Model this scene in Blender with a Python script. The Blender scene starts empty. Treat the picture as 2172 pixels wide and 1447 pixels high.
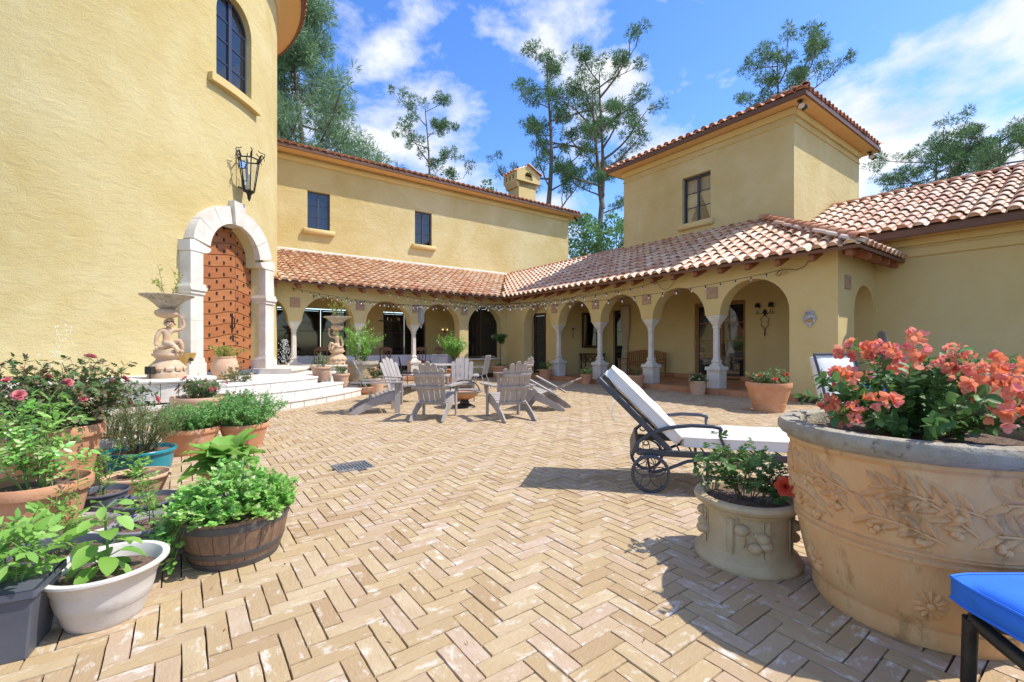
import bpy, bmesh, math, random
import numpy as np
from mathutils import Vector, Matrix, Euler, Quaternion
from math import sin, cos, pi, radians as RAD, sqrt, atan2, hypot
rng = random.Random(11)
nrg = np.random.default_rng(5)
S = bpy.context.scene
COL = S.collection
# ------------------------------------------------------------------ camera, sky, sun, exposure
HC, F, CX, HY = 1.25, 960.0, 1086.0, 735.0          # eye height, focal length and principal point (photo pixels)
cam_d = bpy.data.cameras.new('camera'); cam = bpy.data.objects.new('camera', cam_d); COL.objects.link(cam)
cam.location = (0, 0, HC); cam.rotation_euler = (RAD(90), 0, 0)
cam_d.sensor_width = 36; cam_d.lens = F / 2172 * 36; cam_d.shift_y = (HY - 723.5) / 2172
cam_d.clip_start = .05; cam_d.clip_end = 3000
S.camera = cam
S.view_settings.view_transform = 'Standard'; S.view_settings.look = 'None'
S.view_settings.gamma = 1; S.view_settings.exposure = 0.38; S.view_settings.use_curve_mapping = False
SUN_EL = 54.0; SUN_DIR = Vector((1, -.03, 0)).normalized()      # horizontal direction towards the sun
SUN_AZ = atan2(SUN_DIR.x, SUN_DIR.y)
W = bpy.data.worlds.new('World'); S.world = W; W.use_nodes = True
def build_world():
    nt = W.node_tree; nt.nodes.clear(); N = nt.nodes.new; L = nt.links.new
    out = N('ShaderNodeOutputWorld'); bg = N('ShaderNodeBackground'); bg.inputs[1].default_value = .10
    sky = N('ShaderNodeTexSky'); sky.sky_type = 'NISHITA'; sky.sun_disc = False
    sky.sun_elevation = RAD(SUN_EL); sky.sun_rotation = SUN_AZ; sky.altitude = 0; sky.air_density = 1.0
    sky.dust_density = .35; sky.ozone_density = 2.2
    hsv = N('ShaderNodeHueSaturation'); hsv.inputs['Hue'].default_value = .512; hsv.inputs['Saturation'].default_value = 1.28; hsv.inputs['Value'].default_value = 2.35
    L(sky.outputs[0], hsv.inputs['Color'])
    tc = N('ShaderNodeTexCoord'); sep = N('ShaderNodeSeparateXYZ'); L(tc.outputs['Generated'], sep.inputs[0])
    zp = N('ShaderNodeMath'); zp.operation = 'MAXIMUM'; L(sep.outputs[2], zp.inputs[0]); zp.inputs[1].default_value = 0
    za = N('ShaderNodeMath'); za.operation = 'ADD'; L(zp.outputs[0], za.inputs[0]); za.inputs[1].default_value = .22
    dx = N('ShaderNodeMath'); dx.operation = 'DIVIDE'; L(sep.outputs[0], dx.inputs[0]); L(za.outputs[0], dx.inputs[1])
    dy = N('ShaderNodeMath'); dy.operation = 'DIVIDE'; L(sep.outputs[1], dy.inputs[0]); L(za.outputs[0], dy.inputs[1])
    cmb = N('ShaderNodeCombineXYZ'); L(dx.outputs[0], cmb.inputs[0]); L(dy.outputs[0], cmb.inputs[1]); cmb.inputs[2].default_value = 3.7
    mp = N('ShaderNodeMapping'); mp.inputs['Scale'].default_value = (1.0, 1.0, 1.7); mp.inputs['Location'].default_value = (1.3, .4, .2); L(tc.outputs['Generated'], mp.inputs[0])
    n1 = N('ShaderNodeTexNoise'); n1.inputs['Scale'].default_value = 3.4; n1.inputs['Detail'].default_value = 9; n1.inputs['Roughness'].default_value = .58; n1.inputs['Distortion'].default_value = .12
    L(mp.outputs[0], n1.inputs['Vector'])
    rp = N('ShaderNodeValToRGB'); rp.color_ramp.elements[0].position = .495; rp.color_ramp.elements[1].position = .62
    L(n1.outputs['Fac'], rp.inputs[0])
    n2 = N('ShaderNodeTexNoise'); n2.inputs['Scale'].default_value = 6; n2.inputs['Detail'].default_value = 6; L(mp.outputs[0], n2.inputs['Vector'])
    cr = N('ShaderNodeValToRGB'); cr.color_ramp.elements[0].color = (6.0, 6.6, 7.6, 1); cr.color_ramp.elements[1].color = (8.6, 8.8, 9.1, 1)
    cr.color_ramp.elements[0].position = .3; cr.color_ramp.elements[1].position = .62; L(n2.outputs['Fac'], cr.inputs[0])
    mx = N('ShaderNodeMixRGB'); L(rp.outputs[0], mx.inputs[0]); L(hsv.outputs[0], mx.inputs[1]); L(cr.outputs[0], mx.inputs[2])
    L(mx.outputs[0], bg.inputs[0]); L(bg.outputs[0], out.inputs[0])
build_world()
sun_d = bpy.data.lights.new('sun', 'SUN'); sun = bpy.data.objects.new('sun', sun_d); COL.objects.link(sun)
sun_d.energy = 4.3; sun_d.angle = RAD(.5); sun_d.color = (1.0, .965, .90)
to_sun = Vector((SUN_DIR.x * cos(RAD(SUN_EL)), SUN_DIR.y * cos(RAD(SUN_EL)), sin(RAD(SUN_EL))))
sun.rotation_euler = to_sun.to_track_quat('Z', 'Y').to_euler(); sun.location = (30, 5, 40)
S.cycles.max_bounces = 7; S.cycles.diffuse_bounces = 4; S.cycles.transparent_max_bounces = 12
S.cycles.use_denoising = True

# ------------------------------------------------------------------ frames and helpers
AX = RAD(36.15)                                    # the house stands turned by this angle
def uv(u, v, z=0): return Vector((u * cos(AX) - v * sin(AX), u * sin(AX) + v * cos(AX), z))
def G(px, py, z=0.0):                              # the spot on level z seen at a photo pixel
    Y = F * (HC - z) / (py - HY); return Vector(((px - CX) / F * Y, Y, z))
def at(px, Y, z=0.0): return Vector(((px - CX) / F * Y, Y, z))
TC = Vector((-12.46, 12.07, 0)); TR = 5.5          # round tower centre, radius
def pol(r, a, z=0.0): return Vector((TC.x + r * cos(a), TC.y + r * sin(a), z))

class MB:
    def __init__(s): s.v = []; s.f = []; s.r = []
    def add(s, vs, fs, rnd=None):
        o = len(s.v); s.v.extend(tuple(p) for p in vs); s.f.extend(tuple(i + o for i in f) for f in fs)
        if rnd is not None: s.r.extend([rnd] * len(fs))
        return s
    def box(s, c, sz, rot=None, rnd=None):
        hx, hy, hz = sz[0] / 2, sz[1] / 2, sz[2] / 2
        vs = [Vector((x, y, z)) for x in (-hx, hx) for y in (-hy, hy) for z in (-hz, hz)]
        if rot is not None:
            m = rot if isinstance(rot, Matrix) else Euler(rot).to_matrix(); vs = [m @ p for p in vs]
        c = Vector(c); return s.add([p + c for p in vs], [(0,1,3,2),(4,6,7,5),(0,4,5,1),(2,3,7,6),(0,2,6,4),(1,5,7,3)], rnd)
    def bbox(s, c, sz, b=.01, rot=None):            # box with chamfered edges
        hx, hy, hz = [q / 2 for q in sz]; vs = []; b = min(b, hx * .9, hy * .9, hz * .9)
        bm = bmesh.new(); bmesh.ops.create_cube(bm, size=1)
        for p in bm.verts: p.co = Vector((p.co.x * sz[0], p.co.y * sz[1], p.co.z * sz[2]))
        bmesh.ops.bevel(bm, geom=bm.edges[:], offset=b, segments=1, affect='EDGES')
        m = None
        if rot is not None: m = rot if isinstance(rot, Matrix) else Euler(rot).to_matrix()
        bm.verts.index_update(); c = Vector(c)
        vs = [(m @ p.co if m else p.co) + c for p in bm.verts]; fs = [[q.index for q in f.verts] for f in bm.faces]
        bm.free(); return s.add(vs, fs)
    def tube(s, pts, rad, n=8, cap=True, closed=False):
        pts = [Vector(p) for p in pts]; m = len(pts)
        rads = rad if isinstance(rad, (list, tuple)) else [rad] * m
        vs = []; fs = []; nrm = None
        for i, p in enumerate(pts):
            if closed: t = pts[(i + 1) % m] - pts[i - 1]
            else: t = pts[min(i + 1, m - 1)] - pts[max(i - 1, 0)]
            t = t.normalized() if t.length > 1e-9 else Vector((0, 0, 1))
            if nrm is None:
                a = Vector((0, 0, 1)) if abs(t.z) < .9 else Vector((1, 0, 0)); nrm = t.cross(a).normalized()
            else:
                nrm = nrm - t * nrm.dot(t); nrm = nrm.normalized() if nrm.length > 1e-6 else t.orthogonal().normalized()
            b = t.cross(nrm)
            for k in range(n):
                q = 2 * pi * k / n; vs.append(p + (nrm * cos(q) + b * sin(q)) * rads[i])
        for i in range(m if closed else m - 1):
            j = (i + 1) % m
            for k in range(n): fs.append((i*n+k, i*n+(k+1)%n, j*n+(k+1)%n, j*n+k))
        if cap and not closed: fs.append(tuple(range(n-1, -1, -1))); fs.append(tuple((m-1)*n+k for k in range(n)))
        return s.add(vs, fs)
    def lathe(s, prof, n=32, c=(0, 0, 0), a0=0.0, a1=2*pi, mod=None):
        full = abs(a1 - a0 - 2*pi) < 1e-6; m = n if full else n + 1; vs = []; fs = []; c = Vector(c)
        for i, (r, z) in enumerate(prof):
            for k in range(m):
                a = a0 + (a1 - a0) * k / n; rr = r * (mod(a, i) if mod else 1)
                vs.append(c + Vector((rr * cos(a), rr * sin(a), z)))
        for i in range(len(prof) - 1):
            for k in range(n):
                k2 = (k + 1) % m; fs.append((i*m+k, i*m+k2, (i+1)*m+k2, (i+1)*m+k))
        return s.add(vs, fs)
    def prism(s, poly, mapf, d0, d1):                # outline (x,z) swept from depth d0 to d1
        n = len(poly); vs = [mapf(x, z, d0) for x, z in poly] + [mapf(x, z, d1) for x, z in poly]
        fs = [tuple(range(n)), tuple(range(2*n-1, n-1, -1))] + [(i, n+i, n+(i+1)%n, (i+1)%n) for i in range(n)]
        return s.add(vs, fs)
    def loft8(s, secs, c=(0, 0, 0)):                 # chamfered square sections (half, chamfer, z)
        c = Vector(c); vs = []; fs = []
        for h, ch, z in secs:
            for x, y in ((h-ch,-h),(h,-h+ch),(h,h-ch),(h-ch,h),(-h+ch,h),(-h,h-ch),(-h,-h+ch),(-h+ch,-h)): vs.append(c + Vector((x, y, z)))
        for i in range(len(secs) - 1):
            for k in range(8): fs.append((i*8+k, i*8+(k+1)%8, (i+1)*8+(k+1)%8, (i+1)*8+k))
        fs.append(tuple(range(7, -1, -1))); o = (len(secs)-1)*8; fs.append(tuple(o+k for k in range(8)))
        return s.add(vs, fs)
    def ball(s, c, r, n=10, m=6, sc=(1, 1, 1)):
        prof = [(r * sin(pi * i / m), -r * cos(pi * i / m)) for i in range(m + 1)]; o = len(s.v); s.lathe(prof, n)
        c = Vector(c)
        for i in range(o, len(s.v)): x, y, z = s.v[i]; s.v[i] = (x*sc[0]+c.x, y*sc[1]+c.y, z*sc[2]+c.z)
        return s
    def shift(s, d): s.v = [(x+d[0], y+d[1], z+d[2]) for x, y, z in s.v]; return s
    def mesh(s, name, smooth=None):
        me = bpy.data.meshes.new(name); me.from_pydata(s.v, [], s.f)
        if s.r and len(s.r) == len(s.f):
            a = me.attributes.new('rnd', 'FLOAT', 'FACE'); a.data.foreach_set('value', s.r)
        if smooth is not None:
            me.polygons.foreach_set('use_smooth', [True] * len(me.polygons)); me.set_sharp_from_angle(angle=RAD(smooth))
        me.update(); return me
def obj(name, data, mat, parent=None, loc=(0, 0, 0), rot=(0, 0, 0), smooth=None, kind=None, label=None):
    me = data.mesh(name, smooth) if isinstance(data, MB) else data
    if mat is not None and not me.materials: me.materials.append(mat)
    o = bpy.data.objects.new(name, me); COL.objects.link(o); o.parent = parent; o.location = loc; o.rotation_euler = rot
    if kind: o['kind'] = kind
    if label: o['label'] = label
    return o
def thing(name, label, cat, loc=(0, 0, 0), rz=0.0, group=None):
    o = bpy.data.objects.new(name, None); COL.objects.link(o); o.location = loc; o.rotation_euler = (0, 0, rz)
    o.empty_display_size = .2; return tag(o, label, cat, group)
def tag(o, label, cat, group=None):
    o['label'] = label; o['category'] = cat
    if group: o['group'] = group
    return o
def copy_tree(o, parent=None):
    c = o.copy(); COL.objects.link(c); c.parent = parent
    for ch in list(o.children): copy_tree(ch, c)
    return c
def cp(proto, loc, rz, label):
    c = copy_tree(proto); c.location = loc; c.rotation_euler = (0, 0, rz); c['label'] = label; return c

# ------------------------------------------------------------------ materials
def mat(name, c1, c2=None, sc=4, rough=.8, bump=0, bsc=40, met=0, spec=.3, c3=None, sc3=2, t3=.58, rand=None, bdist=.02, mulr=None, stretch=None, w3=.08, bdet=6):
    m = bpy.data.materials.new(name); m.use_nodes = True; nt = m.node_tree; N = nt.nodes.new; L = nt.links.new
    p = nt.nodes['Principled BSDF']; p.inputs['Roughness'].default_value = rough; p.inputs['Metallic'].default_value = met
    p.inputs['Specular IOR Level'].default_value = spec
    tc = N('ShaderNodeTexCoord'); vec = tc.outputs['Object']
    oi = N('ShaderNodeObjectInfo'); at_ = N('ShaderNodeAttribute'); at_.attribute_name = 'rnd'
    rs = N('ShaderNodeMath'); rs.operation = 'ADD'; L(oi.outputs['Random'], rs.inputs[0]); L(at_.outputs['Fac'], rs.inputs[1])
    fr = N('ShaderNodeMath'); fr.operation = 'FRACT'; L(rs.outputs[0], fr.inputs[0])
    if rand:                                         # each piece sits elsewhere in the grain
        va = N('ShaderNodeVectorMath'); va.operation = 'ADD'; cm = N('ShaderNodeCombineXYZ')
        ml = N('ShaderNodeMath'); ml.operation = 'MULTIPLY'; ml.inputs[1].default_value = 37; L(fr.outputs[0], ml.inputs[0])
        L(ml.outputs[0], cm.inputs[0]); L(ml.outputs[0], cm.inputs[2]); L(vec, va.inputs[0]); L(cm.outputs[0], va.inputs[1]); vec = va.outputs[0]
    if stretch:
        mp = N('ShaderNodeMapping'); mp.inputs['Scale'].default_value = stretch; L(vec, mp.inputs[0]); vec = mp.outputs[0]
    def noise(scale, det=5, ro=.6):
        n = N('ShaderNodeTexNoise'); n.inputs['Scale'].default_value = scale; n.inputs['Detail'].default_value = det; n.inputs['Roughness'].default_value = ro
        L(vec, n.inputs['Vector']); return n.outputs['Fac']
    def ramp(fac, cols, pos=None, const=False):
        r = N('ShaderNodeValToRGB'); e = r.color_ramp.elements
        while len(e) < len(cols): e.new(.5)
        for i, c in enumerate(cols):
            e[i].position = pos[i] if pos else i / max(1, len(cols) - 1); e[i].color = (*c, 1) if len(c) == 3 else c
        if const: r.color_ramp.interpolation = 'CONSTANT'
        L(fac, r.inputs[0]); return r.outputs[0]
    def mix(f, a, b):
        x = N('ShaderNodeMixRGB')
        for sock, val in ((x.inputs[0], f), (x.inputs[1], a), (x.inputs[2], b)):
            if hasattr(val, 'is_linked') or hasattr(val, 'links'): L(val, sock)
            else: sock.default_value = val if isinstance(val, float) else (*val, 1)
        return x.outputs[0]
    col = None
    if rand: col = ramp(fr.outputs[0], rand)
    if c2:
        f = ramp(noise(sc), [(0, 0, 0), (1, 1, 1)], [.36, .66]); base = col if col else tuple(c1)
        if rand:
            fm = N('ShaderNodeMath'); fm.operation = 'MULTIPLY'; L(f, fm.inputs[0]); fm.inputs[1].default_value = .5; f = fm.outputs[0]
        col = mix(f, base, tuple(c2))
    if c3:
        f = ramp(noise(sc3, 8, .68), [(0, 0, 0), (1, 1, 1)], [t3, t3 + w3]); col = mix(f, col if col else tuple(c1), tuple(c3))
    if col is None: p.inputs['Base Color'].default_value = (*c1, 1)
    else: L(col, p.inputs['Base Color'])
    if mulr:
        rr = ramp(noise(bsc * .3), [(rough - mulr,) * 3, (rough + mulr,) * 3]); L(rr, p.inputs['Roughness'])
    if bump:
        b = N('ShaderNodeBump'); b.inputs['Strength'].default_value = bump; b.inputs['Distance'].default_value = bdist
        L(noise(bsc, bdet, .62), b.inputs['Height']); L(b.outputs[0], p.inputs['Normal'])
    return m
def leafmat(name, cols, trans=.35, rough=.5, spec=.35):
    m = bpy.data.materials.new(name); m.use_nodes = True; nt = m.node_tree; N = nt.nodes.new; L = nt.links.new
    p = nt.nodes['Principled BSDF']; out = nt.nodes['Material Output']; p.inputs['Roughness'].default_value = rough; p.inputs['Specular IOR Level'].default_value = spec
    a = N('ShaderNodeAttribute'); a.attribute_name = 'rnd'; oi = N('ShaderNodeObjectInfo')
    ad = N('ShaderNodeMath'); ad.operation = 'MULTIPLY_ADD'; L(oi.outputs['Random'], ad.inputs[0]); ad.inputs[1].default_value = .25; L(a.outputs['Fac'], ad.inputs[2])
    fr = N('ShaderNodeMath'); fr.operation = 'FRACT'; L(ad.outputs[0], fr.inputs[0])
    r = N('ShaderNodeValToRGB'); e = r.color_ramp.elements
    while len(e) < len(cols): e.new(.5)
    for i, c in enumerate(cols): e[i].position = i / (len(cols) - 1) * .96 if len(cols) > 1 else 0; e[i].color = (*c, 1)
    L(fr.outputs[0], r.inputs[0]); L(r.outputs[0], p.inputs['Base Color'])
    t = N('ShaderNodeBsdfTranslucent'); L(r.outputs[0], t.inputs[0]); mx = N('ShaderNodeMixShader'); mx.inputs[0].default_value = trans
    L(p.outputs[0], mx.inputs[1]); L(t.outputs[0], mx.inputs[2]); L(mx.outputs[0], out.inputs[0]); return m
def stucco(name, c1, c2, strength=.6):
    m = bpy.data.materials.new(name); m.use_nodes = True; nt = m.node_tree; N = nt.nodes.new; L = nt.links.new
    p = nt.nodes['Principled BSDF']; p.inputs['Roughness'].default_value = .88; p.inputs['Specular IOR Level'].default_value = .15
    tc = N('ShaderNodeTexCoord'); v = tc.outputs['Object']
    def noise(sc, det, ro, dist=0):
        n = N('ShaderNodeTexNoise'); n.inputs['Scale'].default_value = sc; n.inputs['Detail'].default_value = det; n.inputs['Roughness'].default_value = ro; n.inputs['Distortion'].default_value = dist; L(v, n.inputs['Vector']); return n.outputs['Fac']
    r = N('ShaderNodeValToRGB'); r.color_ramp.elements[0].position = .32; r.color_ramp.elements[1].position = .7
    r.color_ramp.elements[0].color = (*c1, 1); r.color_ramp.elements[1].color = (*c2, 1); L(noise(.55, 6, .62, .4), r.inputs[0]); L(r.outputs[0], p.inputs['Base Color'])
    mp = N('ShaderNodeMapping'); mp.inputs['Scale'].default_value = (1, 1, 1.9); mp.inputs['Rotation'].default_value = (.5, .3, 0); L(v, mp.inputs[0]); v = mp.outputs[0]
    w = N('ShaderNodeMath'); w.operation = 'MULTIPLY_ADD'; L(noise(3.2, 10, .70, .6), w.inputs[0]); w.inputs[1].default_value = 2.4
    L(noise(55, 3, .6), w.inputs[2])
    b = N('ShaderNodeBump'); b.inputs['Strength'].default_value = strength; b.inputs['Distance'].default_value = .03; L(w.outputs[0], b.inputs['Height']); L(b.outputs[0], p.inputs['Normal'])
    return m
M = {}
M['stucco'] = stucco('yellow_stucco', (.56, .425, .17), (.67, .56, .30), .5)
M['stucco_s'] = stucco('smooth_yellow_stucco', (.60, .445, .18), (.655, .51, .245), .2)
M['lime'] = mat('limestone', (.72, .67, .58), (.60, .53, .43), 2.5, .78, .35, 30, c3=(.46, .40, .32), sc3=4, t3=.58, w3=.25)
M['trav'] = mat('travertine', (.74, .70, .63), (.62, .56, .48), 2.2, .72, .3, 25, c3=(.30, .28, .26), sc3=7, t3=.60, w3=.15)
M['bluestone'] = mat('bluestone', (.10, .11, .15), (.15, .15, .19), 6, .5)
M['terra'] = mat('terracotta', (.54, .245, .115), (.60, .32, .18), 3, .82, .2, 40, c3=(.68, .50, .38), sc3=5, t3=.57, w3=.28)
M['terra_p'] = mat('pale_terracotta', (.62, .40, .26), (.56, .32, .18), 3, .8, .15, 30, c3=(.75, .62, .5), sc3=4, t3=.6)
M['terra_w'] = mat('weathered_terracotta', (.70, .36, .145), (.72, .46, .22), 5, .85, .5, 35, c3=(.50, .28, .12), sc3=9, t3=.56, stretch=(1, 1, .28))
M['stone_p'] = mat('planter_stone', (.56, .44, .26), (.47, .34, .18), 6, .9, .6, 120, c3=(.25, .18, .10), sc3=7, t3=.63, bdist=.008)
M['rimstone'] = mat('rim_stone', (.50, .44, .34), (.36, .30, .21), 9, .9, .9, 60, c3=(.22, .18, .12), sc3=14, t3=.57)
M['statue'] = mat('carved_stone', (.52, .33, .19), (.62, .47, .32), 7, .8, .35, 60, c3=(.36, .20, .11), sc3=9, t3=.6)
M['floor_t'] = mat('floor_terracotta', (.42, .17, .08), (.50, .24, .12), 4, .45, .1, 20, rand=[(.40, .16, .075), (.52, .25, .12), (.46, .19, .09)])
TILES = [(0.530, 0.228, 0.114), (0.678, 0.399, 0.228), (0.742, 0.536, 0.353), (0.594, 0.285, 0.142), (0.445, 0.205, 0.120), (0.784, 0.627, 0.456), (0.636, 0.365, 0.194), (0.721, 0.502, 0.331), (0.551, 0.262, 0.137)]
M['tile'] = mat('roof_tile', (.5, .25, .14), (.60, .38, .25), 6, .42, .25, 30, rand=TILES, spec=.6, c3=(.28, .17, .12), sc3=5, t3=.67, bdist=.01)
M['tile_o'] = mat('orange_roof_tile', (.5, .25, .14), (.42, .17, .08), 6, .6, .25, 30, rand=[(.50, .19, .09), (.58, .27, .14), (.46, .17, .08), (.62, .34, .2)], spec=.35, bdist=.01)
M['deck'] = mat('roof_underlay', (.20, .10, .06), rough=.9)
M['fascia'] = mat('brown_fascia', (.17, .085, .05), (.12, .06, .035), 8, .55, .2, 30, stretch=(1, 1, 6))
M['rafter'] = mat('rafter_wood', (.30, .115, .05), (.22, .08, .035), 6, .6, .2, 30)
M['soffit'] = stucco('soffit_plaster', (.66, .43, .19), (.70, .47, .22), .1)
M['wframe'] = mat('window_frame', (.045, .05, .085), rough=.4, spec=.5)
M['glass'] = mat('window_glass', (.015, .018, .022), rough=.03, spec=.9)
M['glass_t'] = mat('clear_glass', (.9, .9, .9), rough=.02, spec=.6)
def _clear():
    nt = M['glass_t'].node_tree; N = nt.nodes.new; L = nt.links.new; out = nt.nodes['Material Output']
    tr = N('ShaderNodeBsdfTransparent'); gl = N('ShaderNodeBsdfGlossy'); gl.inputs['Roughness'].default_value = .02; fr = N('ShaderNodeFresnel'); fr.inputs[0].default_value = 1.6
    mx = N('ShaderNodeMixShader'); L(fr.outputs[0], mx.inputs[0]); L(tr.outputs[0], mx.inputs[1]); L(gl.outputs[0], mx.inputs[2]); L(mx.outputs[0], out.inputs[0])
_clear()
M['glass_b'] = mat('dark_glass', (.012, .011, .01), rough=.06, spec=.5)
M['iron'] = mat('black_iron', (.02, .019, .018), (.05, .045, .04), 20, .5, .2, 60, met=.4)
M['bronze'] = mat('dark_bronze', (.035, .03, .024), (.065, .055, .04), 15, .45, .15, 60, met=.5, spec=.5)
M['chaise'] = mat('charcoal_aluminium', (.06, .065, .08), (.085, .09, .105), 20, .42, met=.55, spec=.5)
M['adir'] = mat('grey_painted_wood', (.40, .35, .31), (.31, .265, .23), 5, .55, .2, 40, c3=(.45, .42, .41), sc3=3, t3=.6, stretch=(1, 1, .3))
M['white_c'] = mat('white_canvas', (.76, .73, .68), (.70, .66, .60), 3, .9, .12, 250, bdist=.004)
M['blue_c'] = mat('blue_canvas', (.03, .17, .68), (.04, .21, .76), 3, .8, .15, 300, bdist=.004)
M['curtain'] = mat('curtain_cloth', (.62, .52, .36), (.52, .42, .28), 3, .9)
M['linen'] = mat('white_linen', (.70, .70, .74), (.62, .62, .66), 3, .9)
M['teak'] = mat('teak', (.34, .17, .07), (.26, .12, .05), 5, .55, .2, 40, stretch=(1, 1, .2))
M['dkwood'] = mat('dark_wood', (.045, .025, .016), (.075, .04, .024), 6, .45)
M['brwood'] = mat('brown_wood', (.20, .10, .05), (.14, .07, .035), 6, .5)
M['door'] = mat('door_plank', (.40, .145, .05), (.27, .085, .03), 2.5, .5, .25, 30, rand=[(.38, .135, .045), (.45, .18, .065), (.33, .11, .04)], stretch=(1, 1, 6), spec=.4)
M['soil'] = mat('potting_mulch', (.12, .075, .05), (.24, .16, .11), 30, .95, 1.0, 60, c3=(.40, .29, .21), sc3=45, t3=.57)
M['mortar'] = mat('sand_joint', (.07, .045, .03), (.12, .08, .055), 12, .95, .3, 80)
M['paver'] = mat('paver', (.50, .37, .21), (.40, .275, .145), 14, .82, .5, 60, rand=[(.49, .365, .195), (.45, .32, .165), (.53, .41, .245), (.49, .345, .225), (.42, .295, .15), (.52, .385, .275), (.47, .345, .18), (.38, .25, .13), (.51, .39, .22)], c3=(.74, .68, .59), sc3=17, t3=.555, bdist=.012, stretch=(.5, 1, 1), w3=.17)
M['ground'] = mat('packed_earth', (.22, .17, .10), (.13, .15, .06), .6, .95)
M['bark'] = mat('pine_bark', (.17, .125, .10), (.26, .21, .18), 5, .9, .8, 10, stretch=(1, 1, .3), bdist=.1)
M['stem'] = mat('plant_stem', (.12, .12, .04), (.16, .10, .05), 20, .8)
M['gstem'] = mat('green_stem', (.16, .26, .06), rough=.7)
M['teal'] = mat('teal_glaze', (.01, .17, .19), (.02, .27, .33), 4, .25, spec=.6)
M['plastic_w'] = mat('off_white_plastic', (.66, .62, .56), (.58, .52, .45), 4, .55, c3=(.38, .32, .25), sc3=6, t3=.57, w3=.25)
M['plastic_g'] = mat('grey_plastic', (.30, .28, .285), (.25, .235, .24), 4, .5)
M['plastic_b'] = mat('black_plastic', (.085, .09, .11), (.11, .115, .135), 5, .42)
M['barrel'] = mat('barrel_wood', (.27, .17, .105), (.19, .115, .07), 8, .6, .4, 60, stretch=(6, 6, .5))
M['hoop'] = mat('barrel_hoop', (.085, .075, .07), (.11, .10, .095), 10, .5)
M['plaque'] = mat('clay_plaque', (.47, .30, .19), (.40, .25, .16), 12, .85, .6, 60)
M['ceramic'] = mat('painted_ceramic', (.55, .50, .42), (.12, .14, .25), 22, .35, spec=.5)
M['yceramic'] = mat('yellow_ceramic', (.52, .32, .09), (.42, .24, .07), 6, .45)
M['steel'] = mat('galvanised_steel', (.32, .33, .34), rough=.45, met=.7)
M['wire'] = mat('black_cable', (.015, .015, .015), rough=.6)
M['bulb'] = mat('clear_bulb', (.42, .42, .40), rough=.08, spec=.9)
M['water'] = mat('spray_water', (.80, .84, .90), rough=.05, spec=.9)
M['mirror'] = mat('mirror_glass', (.55, .56, .55), rough=.05, met=1)
M['wicker'] = mat('grey_wicker', (.19, .18, .19), (.12, .115, .12), 30, .7, .6, 60)
M['cream'] = mat('candle_glow', (.9, .75, .5), rough=.5)
_e = M['cream'].node_tree.nodes['Principled BSDF']; _e.inputs['Emission Color'].default_value = (1, .72, .38, 1); _e.inputs['Emission Strength'].default_value = 6
M['leaf'] = leafmat('leaf_green', [(0.061, 0.149, 0.035), (0.105, 0.228, 0.052), (0.175, 0.315, 0.079), (0.079, 0.175, 0.049)])
M['leaf_l'] = leafmat('leaf_light', [(0.175, 0.350, 0.052), (0.280, 0.507, 0.088), (0.367, 0.595, 0.140), (0.210, 0.438, 0.088)], .45)
M['leaf_p'] = leafmat('leaf_parsley', [(0.166, 0.416, 0.062), (0.261, 0.591, 0.106), (0.402, 0.650, 0.168), (0.567, 0.650, 0.294)], .4, .28, .7)
M['leaf_h'] = leafmat('leaf_herb', [(0.105, 0.193, 0.061), (0.210, 0.298, 0.105), (0.333, 0.385, 0.158), (0.158, 0.263, 0.088)])
M['leaf_t'] = leafmat('leaf_thyme', [(0.123, 0.298, 0.079), (0.193, 0.420, 0.105), (0.280, 0.525, 0.158)])
M['leaf_r'] = leafmat('leaf_rose', [(0.052, 0.131, 0.044), (0.096, 0.193, 0.052), (0.158, 0.245, 0.079), (0.245, 0.123, 0.070), (0.088, 0.210, 0.061)])
M['leaf_c'] = leafmat('leaf_citrus', [(0.123, 0.315, 0.044), (0.210, 0.455, 0.070), (0.350, 0.595, 0.123)], .4, .35, .5)
M['leaf_y'] = leafmat('leaf_yellowish', [(0.280, 0.333, 0.070), (0.420, 0.455, 0.105), (0.210, 0.280, 0.070)], .45)
M['needle'] = leafmat('pine_needle', [(0.051, 0.128, 0.051), (0.093, 0.196, 0.076), (0.145, 0.255, 0.102), (0.204, 0.306, 0.102)], .25)
M['needle_b'] = leafmat('fir_needle', [(0.085, 0.178, 0.102), (0.145, 0.264, 0.145), (0.221, 0.340, 0.170), (0.272, 0.399, 0.187)], .25)
M['tleaf'] = leafmat('tree_leaf', [(0.085, 0.204, 0.068), (0.153, 0.289, 0.102), (0.221, 0.374, 0.136)], .35)
M['f_boug'] = leafmat('bract_coral', [(.86, .24, .10), (.90, .33, .17), (.90, .42, .27), (.88, .28, .28)], .4, .6)
M['f_pink'] = leafmat('petal_pink', [(.75, .25, .25), (.80, .36, .33), (.78, .18, .22)], .35, .6)
M['f_coral'] = leafmat('petal_coral', [(.80, .12, .06), (.85, .18, .10)], .35, .6)
M['f_cream'] = leafmat('petal_cream', [(.80, .66, .40), (.80, .72, .52)], .35, .6)
M['f_mag'] = leafmat('petal_magenta', [(.65, .03, .22), (.72, .06, .30)], .35, .6)
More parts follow.
